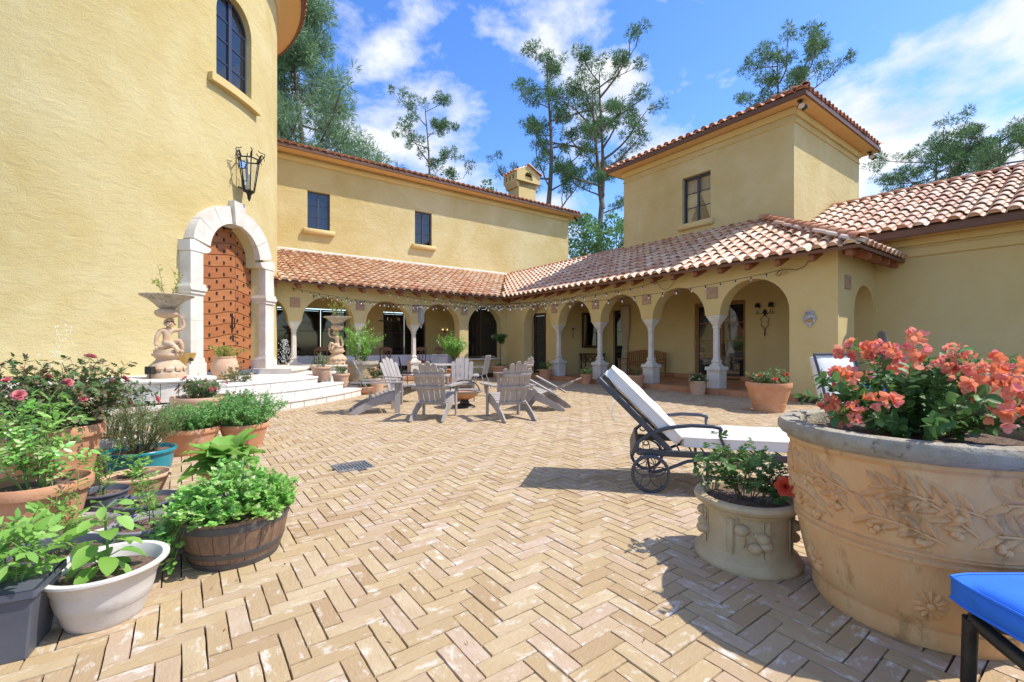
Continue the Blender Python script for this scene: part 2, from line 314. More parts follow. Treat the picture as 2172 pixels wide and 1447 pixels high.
# ------------------------------------------------------------------ ground and paving
g = MB().add([(-1500, -1500, -.09), (1500, -1500, -.09), (1500, 1500, -.09), (-1500, 1500, -.09)], [(0, 1, 2, 3)])
obj('ground', g, M['ground'], kind='structure')
PW = .0845; PL = 3 * PW
def in_court(u, v):
    if u > 11.22 and v > 3.6: return False
    if u > 13.6 or v > 15.3 or v < -7: return False
    p = uv(u, v)
    if (p - TC).length < 8.3 and -1.5 < atan2(p.y - TC.y, p.x - TC.x) < .9: return False
    return True
def build_paving():
    bed = MB(); q = [uv(-9, -7), uv(13.7, -7), uv(13.7, 15.9), uv(-9, 15.9)]
    bed.add([(p.x, p.y, -.018) for p in q], [(0, 1, 2, 3)])
    pave = obj('courtyard_paving', bed, M['mortar'], kind='structure')
    items = []
    rngp = random.Random(3)
    gx0, gy0, gx1, gy1 = -100, -84, 163, 190
    n = 3
    cand = []
    for i in range(gy0, gy1):
        m0 = (gx0 - i) // (2*n); m1 = (gx1 - i) // (2*n) + 1
        for m in range(m0, m1): cand.append((i + 2*n*m + n/2, i + .5, 0))
    for j in range(gx0, gx1):
        m0 = (gy0 - j + 2*n - 1) // (2*n) - 1; m1 = (gy1 - j + 2*n) // (2*n) + 1
        for m in range(m0, m1): cand.append((j + .5, j - 2*n + 1 + 2*n*m + n/2, 1))
    gr = G(748, 990)
    for a, b, o in cand:
        u, v = a * PW, b * PW
        if not in_court(u, v): continue
        p = uv(u, v)
        if p.y < .7 or abs(p.x) > 1.22 * p.y + 1.0: continue
        if abs((p - gr).x * cos(AX) + (p - gr).y * sin(AX)) < .17 and abs(-(p - gr).x * sin(AX) + (p - gr).y * cos(AX)) < .15: continue
        inv = p.y > 1.62 and abs(p.x) < 1.15 * p.y
        items.append((p.length + (0 if inv else 50), p, o, u, v))
    items.sort(key=lambda t: t[0])
    meshes = []
    for k in range(5):
        mb = MB(); rr = random.Random(k); g_ = .0026
        hx, hy = PL/2 - g_, PW/2 - g_; c = .0015; n1 = 5; n2 = 2
        top = []; 
        # wobbly outline, chamfered top
        def outline(ins, z):
            pts = []
            for s in range(n1): pts.append((-hx + 2*hx*s/n1, -hy))
            for s in range(n2): pts.append((hx, -hy + 2*hy*s/n2))
            for s in range(n1): pts.append((hx - 2*hx*s/n1, hy))
            for s in range(n2): pts.append((-hx, hy - 2*hy*s/n2))
            return [(x - math.copysign(ins, x) * (abs(x) > hx - .001) + w[0], y - math.copysign(ins, y) * (abs(y) > hy - .001) + w[1], z + w[2]) for (x, y), w in zip(pts, wob)]
        wob = [(rr.uniform(-.0012, .0012), rr.uniform(-.0012, .0012), rr.uniform(-.0012, .0006)) for _ in range(2*(n1+n2))]
        o0, o1, o2 = outline(0, -.03), outline(0, -.004), outline(c, 0)
        N_ = len(o0); vs = o0 + o1 + o2 + [(0, 0, .001)]
        fs = []
        for lv in range(2):
            for s in range(N_): fs.append((lv*N_+s, lv*N_+(s+1)%N_, (lv+1)*N_+(s+1)%N_, (lv+1)*N_+s))
        fs.append(tuple(2*N_+s for s in range(N_)))
        mb.add(vs[:-1], fs); me = mb.mesh('paver'); me.materials.append(M['paver']); meshes.append(me)
    for k, (d, p, o, u, v) in enumerate(items[:300]):
        b = obj('paver', meshes[rngp.randrange(5)], None, pave, (p.x, p.y, rngp.uniform(-.003, .002)), (rngp.uniform(-.008, .008), rngp.uniform(-.006, .006), AX + (pi/2 if o else 0) + rngp.uniform(-.008, .008)))
    mb = MB()
    for d, p, o, u, v in items[300:]:
        z = rngp.uniform(-.003, .002); a = AX + (pi/2 if o else 0) + rngp.uniform(-.008, .008); ca, sa = cos(a), sin(a); hx, hy = PL/2 - .003, PW/2 - .003; c = .0015
        def P(x, y, zz): return (p.x + x*ca - y*sa, p.y + x*sa + y*ca, zz + x * tx)
        tx = rngp.uniform(-.012, .012)
        vs = [P(-hx, -hy, z-.02), P(hx, -hy, z-.02), P(hx, hy, z-.02), P(-hx, hy, z-.02), P(-hx+c, -hy+c, z), P(hx-c, -hy+c, z), P(hx-c, hy-c, z), P(-hx+c, hy-c, z)]
        mb.add(vs, [(4, 5, 6, 7), (0, 1, 5, 4), (1, 2, 6, 5), (2, 3, 7, 6), (3, 0, 4, 7)], rngp.random())
    obj('paver_field', mb, M['paver'], pave, kind='stuff')
build_paving()
# drain grate
gp = G(748, 990)
dr = thing('drain_grate', 'small rectangular steel drain grate set in the brick paving', 'drain', (gp.x, gp.y, 0), AX)
m = MB(); m.box((0, -.15, -.006), (.36, .02, .03)); m.box((0, .15, -.006), (.36, .02, .03)); m.box((-.17, 0, -.006), (.02, .28, .03)); m.box((.17, 0, -.006), (.02, .28, .03))
obj('frame', m, M['steel'], dr)
for k in range(9): obj('bar', MB().box((-.14 + .035*k, 0, -.006), (.014, .28, .02)), M['steel'], dr)
for k in range(3): obj('cross_bar', MB().box((0, -.07 + .07*k, -.0045), (.32, .008, .022)), M['steel'], dr)

# ------------------------------------------------------------------ wall maker
def wall(mb, mapf, x0, x1, ztop, ops, depth, z0=0.0, step=.5, back=True, caps=True):
    xs = set([x0, x1]); n = max(1, int((x1 - x0) / step))
    for i in range(n + 1): xs.add(round(x0 + (x1 - x0) * i / n, 5))
    for op in ops:
        for x in op['xs']:
            if x0 - 1e-6 <= x <= x1 + 1e-6: xs.add(round(x, 5))
    xs = sorted(xs)
    def quad(a, b, c, d): mb.add([a, b, c, d], [(0, 1, 2, 3)])
    for a, b in zip(xs[:-1], xs[1:]):
        if b - a < 1e-5: continue
        mid = (a + b) / 2; act = sorted([op for op in ops if op['x0'] < mid < op['x1']], key=lambda o: o['lo'](mid))
        ca = cb = z0; segs = []
        for op in act:
            la, lb, ha, hb = op['lo'](a), op['lo'](b), op['hi'](a), op['hi'](b)
            if la - ca > 1e-4 or lb - cb > 1e-4:
                segs.append((ca, cb, la, lb)); quad(mapf(a, la, 0), mapf(b, lb, 0), mapf(b, lb, depth), mapf(a, la, depth))
            quad(mapf(a, ha, 0), mapf(b, hb, 0), mapf(b, hb, depth), mapf(a, ha, depth)); ca, cb = ha, hb
        segs.append((ca, cb, ztop, ztop))
        for ca, cb, ta, tb in segs:
            for d in ((0, depth) if back else (0,)): quad(mapf(a, ca, d), mapf(b, cb, d), mapf(b, tb, d), mapf(a, ta, d))
        if caps: quad(mapf(a, ztop, 0), mapf(b, ztop, 0), mapf(b, ztop, depth), mapf(a, ztop, depth))
    for op in ops:
        for x in (op['x0'], op['x1']):
            quad(mapf(x, op['lo'](x), 0), mapf(x, op['hi'](x), 0), mapf(x, op['hi'](x), depth), mapf(x, op['lo'](x), depth))
    if caps:
        for x in (x0, x1): quad(mapf(x, z0, 0), mapf(x, ztop, 0), mapf(x, ztop, depth), mapf(x, z0, depth))
    return mb
def rect_op(x0, x1, lo, hi): return dict(x0=x0, x1=x1, lo=lambda x: lo, hi=lambda x: hi, xs=[x0, x1])
def arch_op(x0, x1, lo, spring, n=18, ry=None):
    c, r = (x0+x1)/2, (x1-x0)/2; ry = ry or r
    hi = lambda x: spring + ry * sqrt(max(0, 1 - ((x-c)/r)**2))
    return dict(x0=x0, x1=x1, lo=lambda x: lo, hi=hi, xs=[c - r * cos(pi*i/n) for i in range(n+1)])
def arcade_op(centres, r, spring, lo=0.0):
    x0, x1 = centres[0] - r, centres[-1] + r; xs = [x0, x1]
    for c in centres: xs += [c - r * cos(pi*i/20) for i in range(21)]
    def hi(x):
        for c in centres:
            if abs(x - c) < r: return spring + r * sqrt(max(0, 1 - ((x-c)/r)**2))
        return spring
    return dict(x0=x0, x1=x1, lo=lambda x: lo, hi=hi, xs=xs)
class Bld:
    def __init__(s, name, label, cat, u0, v0, rot=AX, world=None):
        s.o = (u0, v0); loc = world if world is not None else uv(u0, v0); s.e = thing(name, label, cat, loc, rot)
    def part(s, name, mb, mt, parent=None, smooth=None, kind=None, label=None):
        mb.shift((-s.o[0], -s.o[1], 0)); return obj(name, mb, mt, parent or s.e, smooth=smooth, kind=kind, label=label)
    def L(s, u, v, z): return (u - s.o[0], v - s.o[1], z)
def window(parent, loc, rz, w, h, rows=3, cols=2, sill=True, fm='wframe', gm='glass', sillm='stucco_s', fw=.055, name='window', sw=.18, dep=.05):
    m = MB(); m.box((-w/2+fw/2, 0, h/2), (fw, dep, h)); m.box((w/2-fw/2, 0, h/2), (fw, dep, h)); m.box((0, 0, fw/2), (w-2*fw, dep, fw)); m.box((0, 0, h-fw/2), (w-2*fw, dep, fw))
    if cols > 1:
        for c in range(1, cols): m.box((-w/2 + w*c/cols, -.004, h/2), (fw*1.2, dep, h-2*fw))
    wo = obj(name, m, M[fm], parent, loc, (0, 0, rz))
    cw = w / cols
    for c in range(cols):
        for r in range(rows):
            x = -w/2 + cw*(c+.5); z = fw + (h-2*fw)*(r+.5)/rows; ph = (h-2*fw)/rows - .02
            a = rng.uniform(-.004, .004); b = rng.uniform(-.004, .004)
            obj('pane', MB().box((0, 0, 0), (cw - fw - .02, .006, ph)), M[gm], wo, (x, .012, z), (a, 0, b))
            if r: obj('mullion', MB().box((x, .002, fw + (h-2*fw)*r/rows), (cw - fw, .03, .022)), M[fm], wo)
    if sill: obj('sill', MB().bbox((0, -.2, -.11), (w + 2*sw, .22, .2), .03), M[sillm], wo, smooth=50)
    return wo
# ------------------------------------------------------------------ roof tiles
TWD, TLN = .285, .40
def tile_mesh(name, mt, closed=False):
    w = TWD; r = .103; prof = []
    for i in range(7):
        a = pi - pi*i/6; prof.append((r*cos(a), .088*sin(a)))
    prof += [(r + (w-2*r)*.5, -.022), (w - r, -.006)]
    L_ = TLN + .07; n = len(prof); vs = []
    for y, zs, ws in ((0, .022, 1.0), (L_, 0, .93)):
        for x, z in prof: vs.append((x*ws, y, z*ws + zs))
    for x, z in prof:
        k = .84 if z > 0 else 1; vs.append((x*k, 0, (z*.84 if z > 0 else z - .013) + .022 - .004))
    fs = [(i, i+1, n+i+1, n+i) for i in range(n-1)] + [(i, 2*n+i, 2*n+i+1, i+1) for i in range(n-1)]
    if closed:
        o = len(vs)
        for x, z in prof[:7]: vs.append((x*.9, .04, z*.9 + .02))
        fs.append(tuple(range(o, o+7)))
    else:
        o = len(vs)
        for x, z in prof: vs.append((x*.84, .25, z*.8 + .002))
        fs += [(2*n+i, o+i, o+i+1, 2*n+i+1) for i in range(n-1)]
    mb = MB().add(vs, fs); me = mb.mesh(name, 40); me.materials.append(M[mt]); return me
TM = tile_mesh('roof_tile', 'tile'); TMC = tile_mesh('eave_tile', 'tile', True); TMO = tile_mesh('orange_tile', 'tile_o', True)
def ridge_mesh(mt):
    prof = [(.12*cos(pi - pi*i/6), .10*sin(pi - pi*i/6)) for i in range(7)]; vs = []
    for y, k, dz in ((0, 1.08, .02), (.47, .92, 0)):
        for x, z in prof: vs.append((x*k, y, z*k + dz))
    for x, z in prof: vs.append((x*.92, 0, z*.9 + .012))
    fs = [(i, i+1, 8+i, 7+i) for i in range(6)] + [(i, 14+i, 15+i, i+1) for i in range(6)]
    me = MB().add(vs, fs).mesh('ridge_tile', 40); me.materials.append(M[mt]); return me
RM = ridge_mesh('tile_o')
def lay_tiles(bld, roof, e0, ex, up, ncol, nrow, keep=None, limit=300, mesh=None, emesh=None, prior=None, name='tile'):
    """tile rows from eave corner e0 along ex (unit, plan), rising along up (unit 3-D); all in building (u,v,z)"""
    mesh = mesh or TM; emesh = emesh or TMC
    ex = Vector(ex); up = Vector(up).normalized(); nz = ex.cross(up).normalized()
    Mx = Matrix((ex, up, nz)).transposed()
    tilt = Matrix.Rotation(-.05, 3, 'X')
    Q = Mx @ tilt; lst = []
    for r in range(nrow):
        for c in range(ncol):
            p = Vector(e0) + ex * (c*TWD) + up * (r*TLN)
            if keep and not keep(p): continue
            w = Matrix.Rotation(bld.e.rotation_euler.z, 3, 'Z') @ (p - Vector((bld.o[0], bld.o[1], 0))) + bld.e.location
            lst.append((w.length, p, r))
    lst.sort(key=lambda t: t[0]); eul = Q.to_euler()
    for k, (d, p, r) in enumerate(lst[:limit]):
        j = Vector((rng.uniform(-.006, .006), rng.uniform(-.012, .012), rng.uniform(-.003, .004)))
        o = obj(name, emesh if r == 0 else mesh, None, roof, Vector(bld.L(*p)) + j, eul)
        o.rotation_euler.rotate_axis('Z', rng.uniform(-.02, .02)); o.rotation_euler.rotate_axis('X', rng.uniform(-.012, .012))
    if len(lst) > limit:
        mb = MB(); vs0 = [q.co.copy() for q in mesh.vertices]; fs0 = [tuple(f.vertices) for f in mesh.polygons]
        for d, p, r in lst[limit:]:
            mb.add([Q @ q + Vector(bld.L(*p)) for q in vs0], fs0, rng.random())
        obj('tile_field', mb, mesh.materials[0], roof, kind='stuff', smooth=40)
def ridge_run(bld, roof, a, b, name='ridge_tile'):
    a, b = Vector(a), Vector(b); d = (b - a); n = max(1, int(d.length / .40)); d.normalize()
    side = d.cross(Vector((0, 0, 1))).normalized(); up = side.cross(d); Mx = Matrix((side, d, up)).transposed().to_euler()
    for i in range(n): obj(name, RM, None, roof, Vector(bld.L(*(a + d*(.40*i)))), Mx)

# ------------------------------------------------------------------ columns
def column(bld, u, v, zf, ztop, label=None):
    sh = MB().loft8([(.085, .026, zf+.75), (.074, .024, zf+.78), (.068, .022, ztop-.34), (.085, .024, ztop-.33), (.09, .026, ztop-.305), (.075, .022, ztop-.285)], (u, v, 0))
    c = bld.part('column', sh, M['lime'])
    bld.part('capital', MB().loft8([(.075, .022, ztop-.285), (.085, .024, ztop-.26), (.12, .024, ztop-.18), (.155, .016, ztop-.11), (.165, .01, ztop-.06), (.185, .008, ztop-.055), (.185, .008, ztop+.004)], (u, v, 0)), M['lime'], c)
    bld.part('base', MB().loft8([(.135, .008, zf+.56), (.135, .008, zf+.585), (.108, .024, zf+.62), (.092, .028, zf+.66), (.105, .028, zf+.69), (.105, .028, zf+.73), (.085, .026, zf+.75)], (u, v, 0)), M['lime'], c)
    bld.part('plinth', MB().loft8([(.178, .006, zf-.02), (.178, .006, zf+.46), (.215, .006, zf+.47), (.215, .006, zf+.52), (.205, .006, zf+.56)], (u, v, 0)), M['lime'], c)
def plaque(bld, u, v, z, rz, s=.3):
    o = obj('plaque', MB().bbox((0, -.012, 0), (s, .03, s), .006), M['plaque'], bld.e, bld.L(u, v, z), (0, 0, rz))
    m = MB(); m.box((0, -.03, s*.43), (s*.9, .012, .015)); m.box((0, -.03, -s*.43), (s*.9, .012, .015)); m.box((-s*.43, -.03, 0), (.015, .012, s*.82)); m.box((s*.43, -.03, 0), (.015, .012, s*.82))
    pts = [(.075*cos(t*.55)*(1-t/16), -.03, .075*sin(t*.55)*(1-t/16)) for t in range(14)]; m.tube(pts, .011, 5)
    obj('relief', m, M['plaque'], o)
SPR = 2.07; AR = .835; BAY = 2.08
# ------------------------------------------------------------------ rear wing (arcade below, set-back storey above)
VF, VU = 15.85, 20.2
rear = Bld('rear_wing', 'long yellow two-storey rear wing with tiled arcade roof and two small upper windows', 'building', 6.0, VF)
rcol = [.87, 2.95, 5.03, 7.11, 9.19]; mp = lambda x, z, d: (x, VF + d, z)
m = MB(); wall(m, mp, -2.2, 11.3, 3.42, [arcade_op([(a+b)/2 for a, b in zip([-1.21] + rcol[:-1], rcol)], AR, SPR), arch_op(9.39, 11.02, .74, SPR)], .42, caps=True)
rear.part('arcade_wall', m, M['stucco_s'])
for c in rcol: column(rear, c, VF + .21, .15, SPR)
for c in rcol[1:]: plaque(rear, c, VF, 2.66, 0)
# gallery inside
m = MB(); wall(m, lambda x, z, d: (x, 18.8 + d, z), -2.2, 11.75, 3.3, [rect_op(1.5, 5.45, .15, 2.75), rect_op(6.95, 8.9, .15, 2.75)], .25); rear.part('gallery_wall', m, M['stucco_s'])
m = MB().box((4.6, 17.6, 3.44), (14, 3.2, .06)); rear.part('gallery_ceiling', m, M['stucco_s'])
for k, x in enumerate((2.0, 2.97, 3.95, 4.93)): window(rear.e, rear.L(x, 18.9, .2), 0, .95, 2.5, 3, 1, False, 'dkwood', 'glass_b', name='window')
for k, x in enumerate((7.43, 8.41)): window(rear.e, rear.L(x, 18.9, .2), 0, .95, 2.5, 3, 1, False, 'dkwood', 'glass_b', name='window')
w = window(rear.e, rear.L(10.2, VF + .36, .76), 0, 1.62, 2.12, 1, 2, False, 'dkwood', 'glass_b')
obj('sill', MB().bbox((0, -.33, -.03), (1.6, .5, .05), .012), M['lime'], w)
# upper storey
m = MB(); wall(m, lambda x, z, d: (x, VU + d, z), -3, 19.0, 9.15, [rect_op(4.23, 5.13, 6.15, 7.75), rect_op(9.01, 9.9, 6.13, 7.76)], .3, z0=3.4)
m.box((18.85, 22.7, 6.2), (.3, 4.7, 5.9)); rear.part('upper_wall', m, M['stucco'])
window(rear.e, rear.L(4.68, VU + .14, 6.16), 0, .9, 1.58); window(rear.e, rear.L(9.455, VU + .14, 6.14), 0, .88, 1.61)
m = MB().bbox((8.0, VU - .035, 8.92), (22.05, .09, .22), .03); m.bbox((19.06, 22.6, 8.92), (.09, 4.7, .22), .03); rear.part('frieze', m, M['stucco_s'], smooth=50)
m = MB().box((8.1, 22.5, 9.13), (22.9, 5.7, .05)); rear.part('soffit', m, M['soffit'])
m = MB().bbox((8.1, 19.62, 9.17), (23.0, .06, .16), .012); m.bbox((19.58, 22.5, 9.17), (.06, 5.7, .16), .012); rear.part('fascia', m, M['fascia'])
sl = .36
m = MB().add([(-3.3, 19.62, 9.24), (19.6, 19.62, 9.24), (19.6, 24.6, 9.24 + sl*4.98), (-3.3, 24.6, 9.24 + sl*4.98), (19.6, 28, 9.3), (-3.3, 28, 9.3)], [(0, 1, 2, 3), (3, 2, 4, 5), (1, 4, 2)])
uroof = rear.part('upper_roof', m, M['deck'])
lay_tiles(rear, uroof, (1.6, 19.56, 9.25), (1, 0, 0), (0, 1, sl), 63, 2, mesh=TMO, emesh=TMO, limit=130)
# chimney
m = MB().box((17.6, 23.0, 10.95), (1.35, 1.1, 2.0))
mapc = lambda x, z, d: (17.6 + x, 22.35 + d, z)
m.prism([(-.78, 11.2), (.78, 11.2), (.92, 11.55), (-.92, 11.55)], mapc, .1, 1.3)
chim = rear.part('chimney', m, M['stucco_s'])
m = MB(); wall(m, lambda x, z, d: (17.6 + x, 22.30 + d, z), -.92, .92, 12.12, [arch_op(-.3, .3, 11.68, 11.88)], .12, z0=11.55)
wall(m, lambda x, z, d: (16.68 + d, 22.43 + x, z), 0, 1.3, 12.12, [arch_op(.2, .38, 11.68, 11.9), arch_op(.56, .74, 11.68, 11.9), arch_op(.92, 1.10, 11.68, 11.9)], .12, z0=11.55)
m.box((18.46, 23.05, 11.83), (.12, 1.3, .57)); m.box((17.6, 23.7, 11.83), (1.84, .1, .57)); m.prism([(-.92, 12.12), (.92, 12.12), (0, 12.55)], lambda x, z, d: (17.6 + x, 22.30 + d, z), 0, 1.4)
rear.part('chimney_cap', m, M['stucco_s'], chim)
for s in (-1, 1):
    for r in range(3):
        for q in range(5):
            o = obj('chimney_tile', TMO if r == 0 else TM, None, chim, rear.L(17.6 + s*(1.02 - r*.36), 22.25 + q*.285 + (.285 if s < 0 else 0), 12.10 + r*.17), (0, 0, 0))
            up = Vector((-s, 0, .46)).normalized(); ex = Vector((0, s, 0)); o.rotation_euler = Matrix((ex, up, ex.cross(up))).transposed().to_euler()
# lower roof: rises from eave v=15.3 to the set-back wall, valley against the other arcade roof
EZ = 3.30; sr = (5.13 - EZ) / (VU - 15.3); sr2 = (5.15 - EZ) / (14.4 - 10.75)
vall = lambda v: 10.75 + (v - 15.3) * (14.4 - 10.75) / (VU - 15.3)
m = MB().add([(-2.4, 15.3, EZ - .03), (10.75, 15.3, EZ - .03), (14.4, VU, 5.10), (-2.4, VU, 5.10), (-2.4, 15.3, EZ - .09), (10.75, 15.3, EZ - .09), (14.4, VU, 5.03), (-2.4, VU, 5.03)], [(0, 1, 2, 3), (4, 5, 6, 7), (0, 4, 5, 1)])
lroof = rear.part('arcade_roof', m, M['deck'])
up = Vector((0, 1, sr)).normalized()
lay_tiles(rear, lroof, (1.7, 15.24, EZ - .03), (1, 0, 0), up, 44, 13, keep=lambda p: p.x + .12 < vall(p.y + .1) - .05 and p.y < VU - .3)
for i in range(15): rear.part('rafter_tail', MB().prism([(0, 0), (.5, .19), (.5, .03), (.06, -.14), (0, -.11)], lambda x, z, d: (1.58 + .675*i + d, 15.36 + x, EZ - .10 + z), 0, .11), M['rafter'])
m = MB().bbox((5.7, VU - .05, 5.19), (17.4, .1, .12), .03); rear.part('flashing', m, M['lime'])

# ------------------------------------------------------------------ arcade wing on the right
UF, UI = 11.3, 14.3
arc = Bld('arcade_wing', 'yellow arcade wing with white columns and a low barrel-tiled roof', 'building', UF, 9.0)
acol = [6.52, 8.60, 10.68, 12.76]; mq = lambda x, z, d: (UF + d, x, z)
m = MB(); wall(m, mq, 3.69, VF, 3.42, [arcade_op([5.48, 7.56, 9.64, 11.72, 13.8], AR, SPR)], .42)
mside = lambda x, z, d: (x, 3.69 + d, z)
wall(m, mside, UF + .42, 13.72, 3.42, [arch_op(12.25, 13.6, 0, 2.0)], .42)
arc.part('arcade_wall', m, M['stucco_s'])
for c in acol: column(arc, UF + .21, c, .15, SPR)
for c in acol[:1] + acol[1:]: plaque(arc, UF, c, 2.66, -pi/2)
plaque(arc, 11.82, 3.69, 2.66, 0)
m = MB(); wall(m, lambda x, z, d: (UI + d, x, z), 3.3, 13.2, 3.3, [rect_op(7.15, 8.9, .15, 2.72), rect_op(11.95, 12.55, .15, 2.72)], .3)
wall(m, lambda x, z, d: (x, 13.05 + d, z), UF + .42, UI, 3.3, [], .2)
wall(m, lambda x, z, d: (UF + .5 + d, x, z), 13.25, VF, 3.3, [rect_op(13.85, 14.62, .15, 2.6)], .12)
m.box((UI + 1.2, 8, 1.7), (.1, 12, 3.4))
arc.part('gallery_wall', m, M['stucco_s'])
arc.part('gallery_ceiling', MB().box((12.8, 9.5, 3.44), (3.2, 11.9, .06)), M['stucco_s'])
for i in range(33): 
    if not (7.15 < 3.4 + .3*i + .15 < 8.9) and not (11.9 < 3.4 + .3*i + .15 < 12.6): arc.part('skirting_tile', MB().bbox((UI - .012, 3.55 + .3*i, .225), (.024, .292, .15), .004), M['floor_t'])
for i in range(4): arc.part('skirting_tile', MB().bbox((UF - .012, 3.69 + .13 + .2*i, .08), (.024, .19, .15), .004), M['floor_t'])
# glazed doors with curtains
for k, x in enumerate((7.58, 8.46)):
    w = window(arc.e, arc.L(UI + .1, x, .2), -pi/2, .84, 2.5, 4, 1, False, 'teak', 'glass', name='glazed_door', fw=.09)
    obj('handle', MB().tube([(.34*(1 if k else -1), -.05, .75), (.34*(1 if k else -1), -.08, .85), (.34*(1 if k else -1), -.05, 1.15)], .012, 6), M['iron'], w)
w = window(arc.e, arc.L(UI + .12, 12.25, .2), -pi/2, .58, 2.5, 3, 1, False, 'dkwood', 'glass', name='glazed_door')
w = window(arc.e, arc.L(UF + .52, 14.23, .17), -pi/2, .78, 2.43, 3, 1, False, 'dkwood', 'glass', name='glazed_door', fw=.1)
# roof planes with hip and valley
HV = 3.14; Zt = 5.15
def rz_(u): return EZ + (u - 10.75) * sr2
vs = [(10.75, HV, EZ-.03), (10.75, 15.3, EZ-.03), (14.4, VU, Zt-.03), (14.4, HV + 3.65, Zt-.03), (14.4, HV, EZ-.03)]
m = MB().add(vs + [(x, y, z-.07) for x, y, z in vs], [(0, 1, 2, 3), (0, 3, 4), (5, 6, 7, 8), (5, 8, 9), (0, 5, 6, 1), (0, 5, 9, 4)])
m.add([(14.4, 11.6, Zt-.05), (14.4, VU, Zt-.05), (17.5, VU, 3.6), (17.5, 11.6, 3.6)], [(0, 1, 2, 3)])
aroof = arc.part('arcade_roof', m, M['deck'])
upr = Vector((1, 0, sr2)).normalized()
lay_tiles(arc, aroof, (10.69, 15.5 + 17.2*TWD, EZ-.03), (0, -1, 0), upr, 61, 11, keep=lambda p: p.y - .14 > HV + (p.x - 10.75) - .05 and p.x < 14.28 and p.y < 15.3 + (p.x + .1 - 10.75)*(VU-15.3)/3.65 + .1)
upb = Vector((0, 1, sr2)).normalized()
lay_tiles(arc, aroof, (10.85, HV - .06, EZ-.03), (1, 0, 0), upb, 12, 9, keep=lambda p: p.x + .14 > 10.75 + (p.y - HV) + .12 and p.x < 14.1 and not (p.x > 12.9 and p.z > 3.95))
ridge_run(arc, aroof, (10.72, HV - .03, EZ + .06), (14.3, HV + 3.55, Zt + .06), 'hip_tile')
arc.part('hip_end', MB().lathe([(0, 0), (.13, 0), (.13, .02)], 12, (0, 0, 0)), M['lime'], aroof) if False else None
ridge_run(arc, aroof, (14.42, 12.05, Zt), (14.42, VU, Zt), 'ridge_tile')
for i in range(18): arc.part('rafter_tail', MB().prism([(0, 0), (.5, .24), (.5, .06), (.06, -.14), (0, -.11)], lambda x, z, d: (10.82 + x, 3.30 + .675*i + d, EZ - .10 + z), 0, .11), M['rafter'])
for i in range(4): arc.part('rafter_tail', MB().prism([(0, 0), (.5, .24), (.5, .06), (.06, -.14), (0, -.11)], lambda x, z, d: (11.55 + .6*i + d, 3.20 + x, EZ - .10 + z), 0, .11), M['rafter'])

# ------------------------------------------------------------------ square tower
tw = Bld('square_tower', 'square yellow tower with hipped tile roof and one curtained upper window', 'building', 14.3, 5.755)
T0, T1, TU = 5.755, 11.99, 19.6
m = MB(); wall(m, lambda x, z, d: (14.3 + d, x, z), T0, T1, 8.2, [rect_op(8.31, 9.37, 5.53, 7.17)], .28, z0=3.4)
wall(m, lambda x, z, d: (x, T0 + d, z), 14.58, TU, 8.2, [], .28, z0=3.4); m.box((17, T1 - .14, 5.8), (5.2, .28, 4.8)); m.box((TU - .14, (T0+T1)/2, 5.8), (.28, 6.2, 4.8))
tw.part('wall', m, M['stucco'])
w = window(tw.e, tw.L(14.46, 8.84, 5.54), -pi/2, 1.06, 1.62, 3, 2, True, sw=.12)
for ch in list(w.children):
    if ch.name.startswith('pane'): ch.data.materials[0] = M['glass_t']
obj('dark_room', MB().box((0, .9, .8), (2.4, .02, 2.6)).box((-1.2, .5, .8), (.02, .8, 2.6)).box((1.2, .5, .8), (.02, .8, 2.6)).box((0, .5, -.4), (2.4, .8, .02)).box((0, .5, 2.1), (2.4, .8, .02)), M['dkwood'], w)
cu = MB()
for s in (-1, 1):
    for i in range(9):
        t = i/8; 
    vs = []; fs = []
    for r in range(9):
        zt = r/8; wd = .48 if zt > .6 else .14 + .34*((zt/.6)**1.2)
        for c in range(13):
            q = c/12; vs.append((s*(.5 - wd*q), .05 + .018*sin(q*26), .06 + zt*1.5))
    for r in range(8):
        for c in range(12): fs.append((r*13+c, r*13+c+1, (r+1)*13+c+1, (r+1)*13+c))
    cu.add(vs, fs)
obj('curtain', cu, M['curtain'], w, (0, .07, 0), smooth=60)
m = MB()
for zz, hh, dd in ((7.78, .05, .03), (8.06, .2, .06)):
    m.bbox((14.3 - dd/2, (T0+T1)/2, zz), (dd + .02, T1-T0+2*dd, hh), .012); m.bbox(((14.3+TU)/2, T0 - dd/2, zz), (TU-14.3, dd + .02, hh), .012)
tw.part('frieze', m, M['stucco_s'])
o_ = .45
tw.part('soffit', MB().box(((14.3+TU)/2, (T0+T1)/2, 8.2), (TU-14.3+2*o_, T1-T0+2*o_, .05)), M['soffit'])
m = MB(); e = o_ + .02
m.bbox((14.3-e, (T0+T1)/2, 8.25), (.06, T1-T0+2*e+.06, .16), .012); m.bbox((TU+e, (T0+T1)/2, 8.25), (.06, T1-T0+2*e+.06, .16), .012)
m.bbox(((14.3+TU)/2, T0-e, 8.25), (TU-14.3+2*e-.06, .06, .16), .012); m.bbox(((14.3+TU)/2, T1+e, 8.25), (TU-14.3+2*e-.06, .06, .16), .012)
tw.part('fascia', m, M['fascia'])
st = .38; a0, a1, b0, b1 = 14.3-e, TU+e, T0-e, T1+e; hw = (a1-a0)/2; zc = 8.33
m = MB().add([(a0, b0, zc), (a1, b0, zc), (a1, b1, zc), (a0, b1, zc), (a0+hw, b0+hw, zc+st*hw), (a0+hw, b1-hw, zc+st*hw)], [(0, 1, 4), (1, 2, 5, 4), (2, 3, 5), (3, 0, 4, 5)])
troof = tw.part('roof', m, M['deck'])
upu = Vector((1, 0, st)).normalized(); upv = Vector((0, 1, st)).normalized()
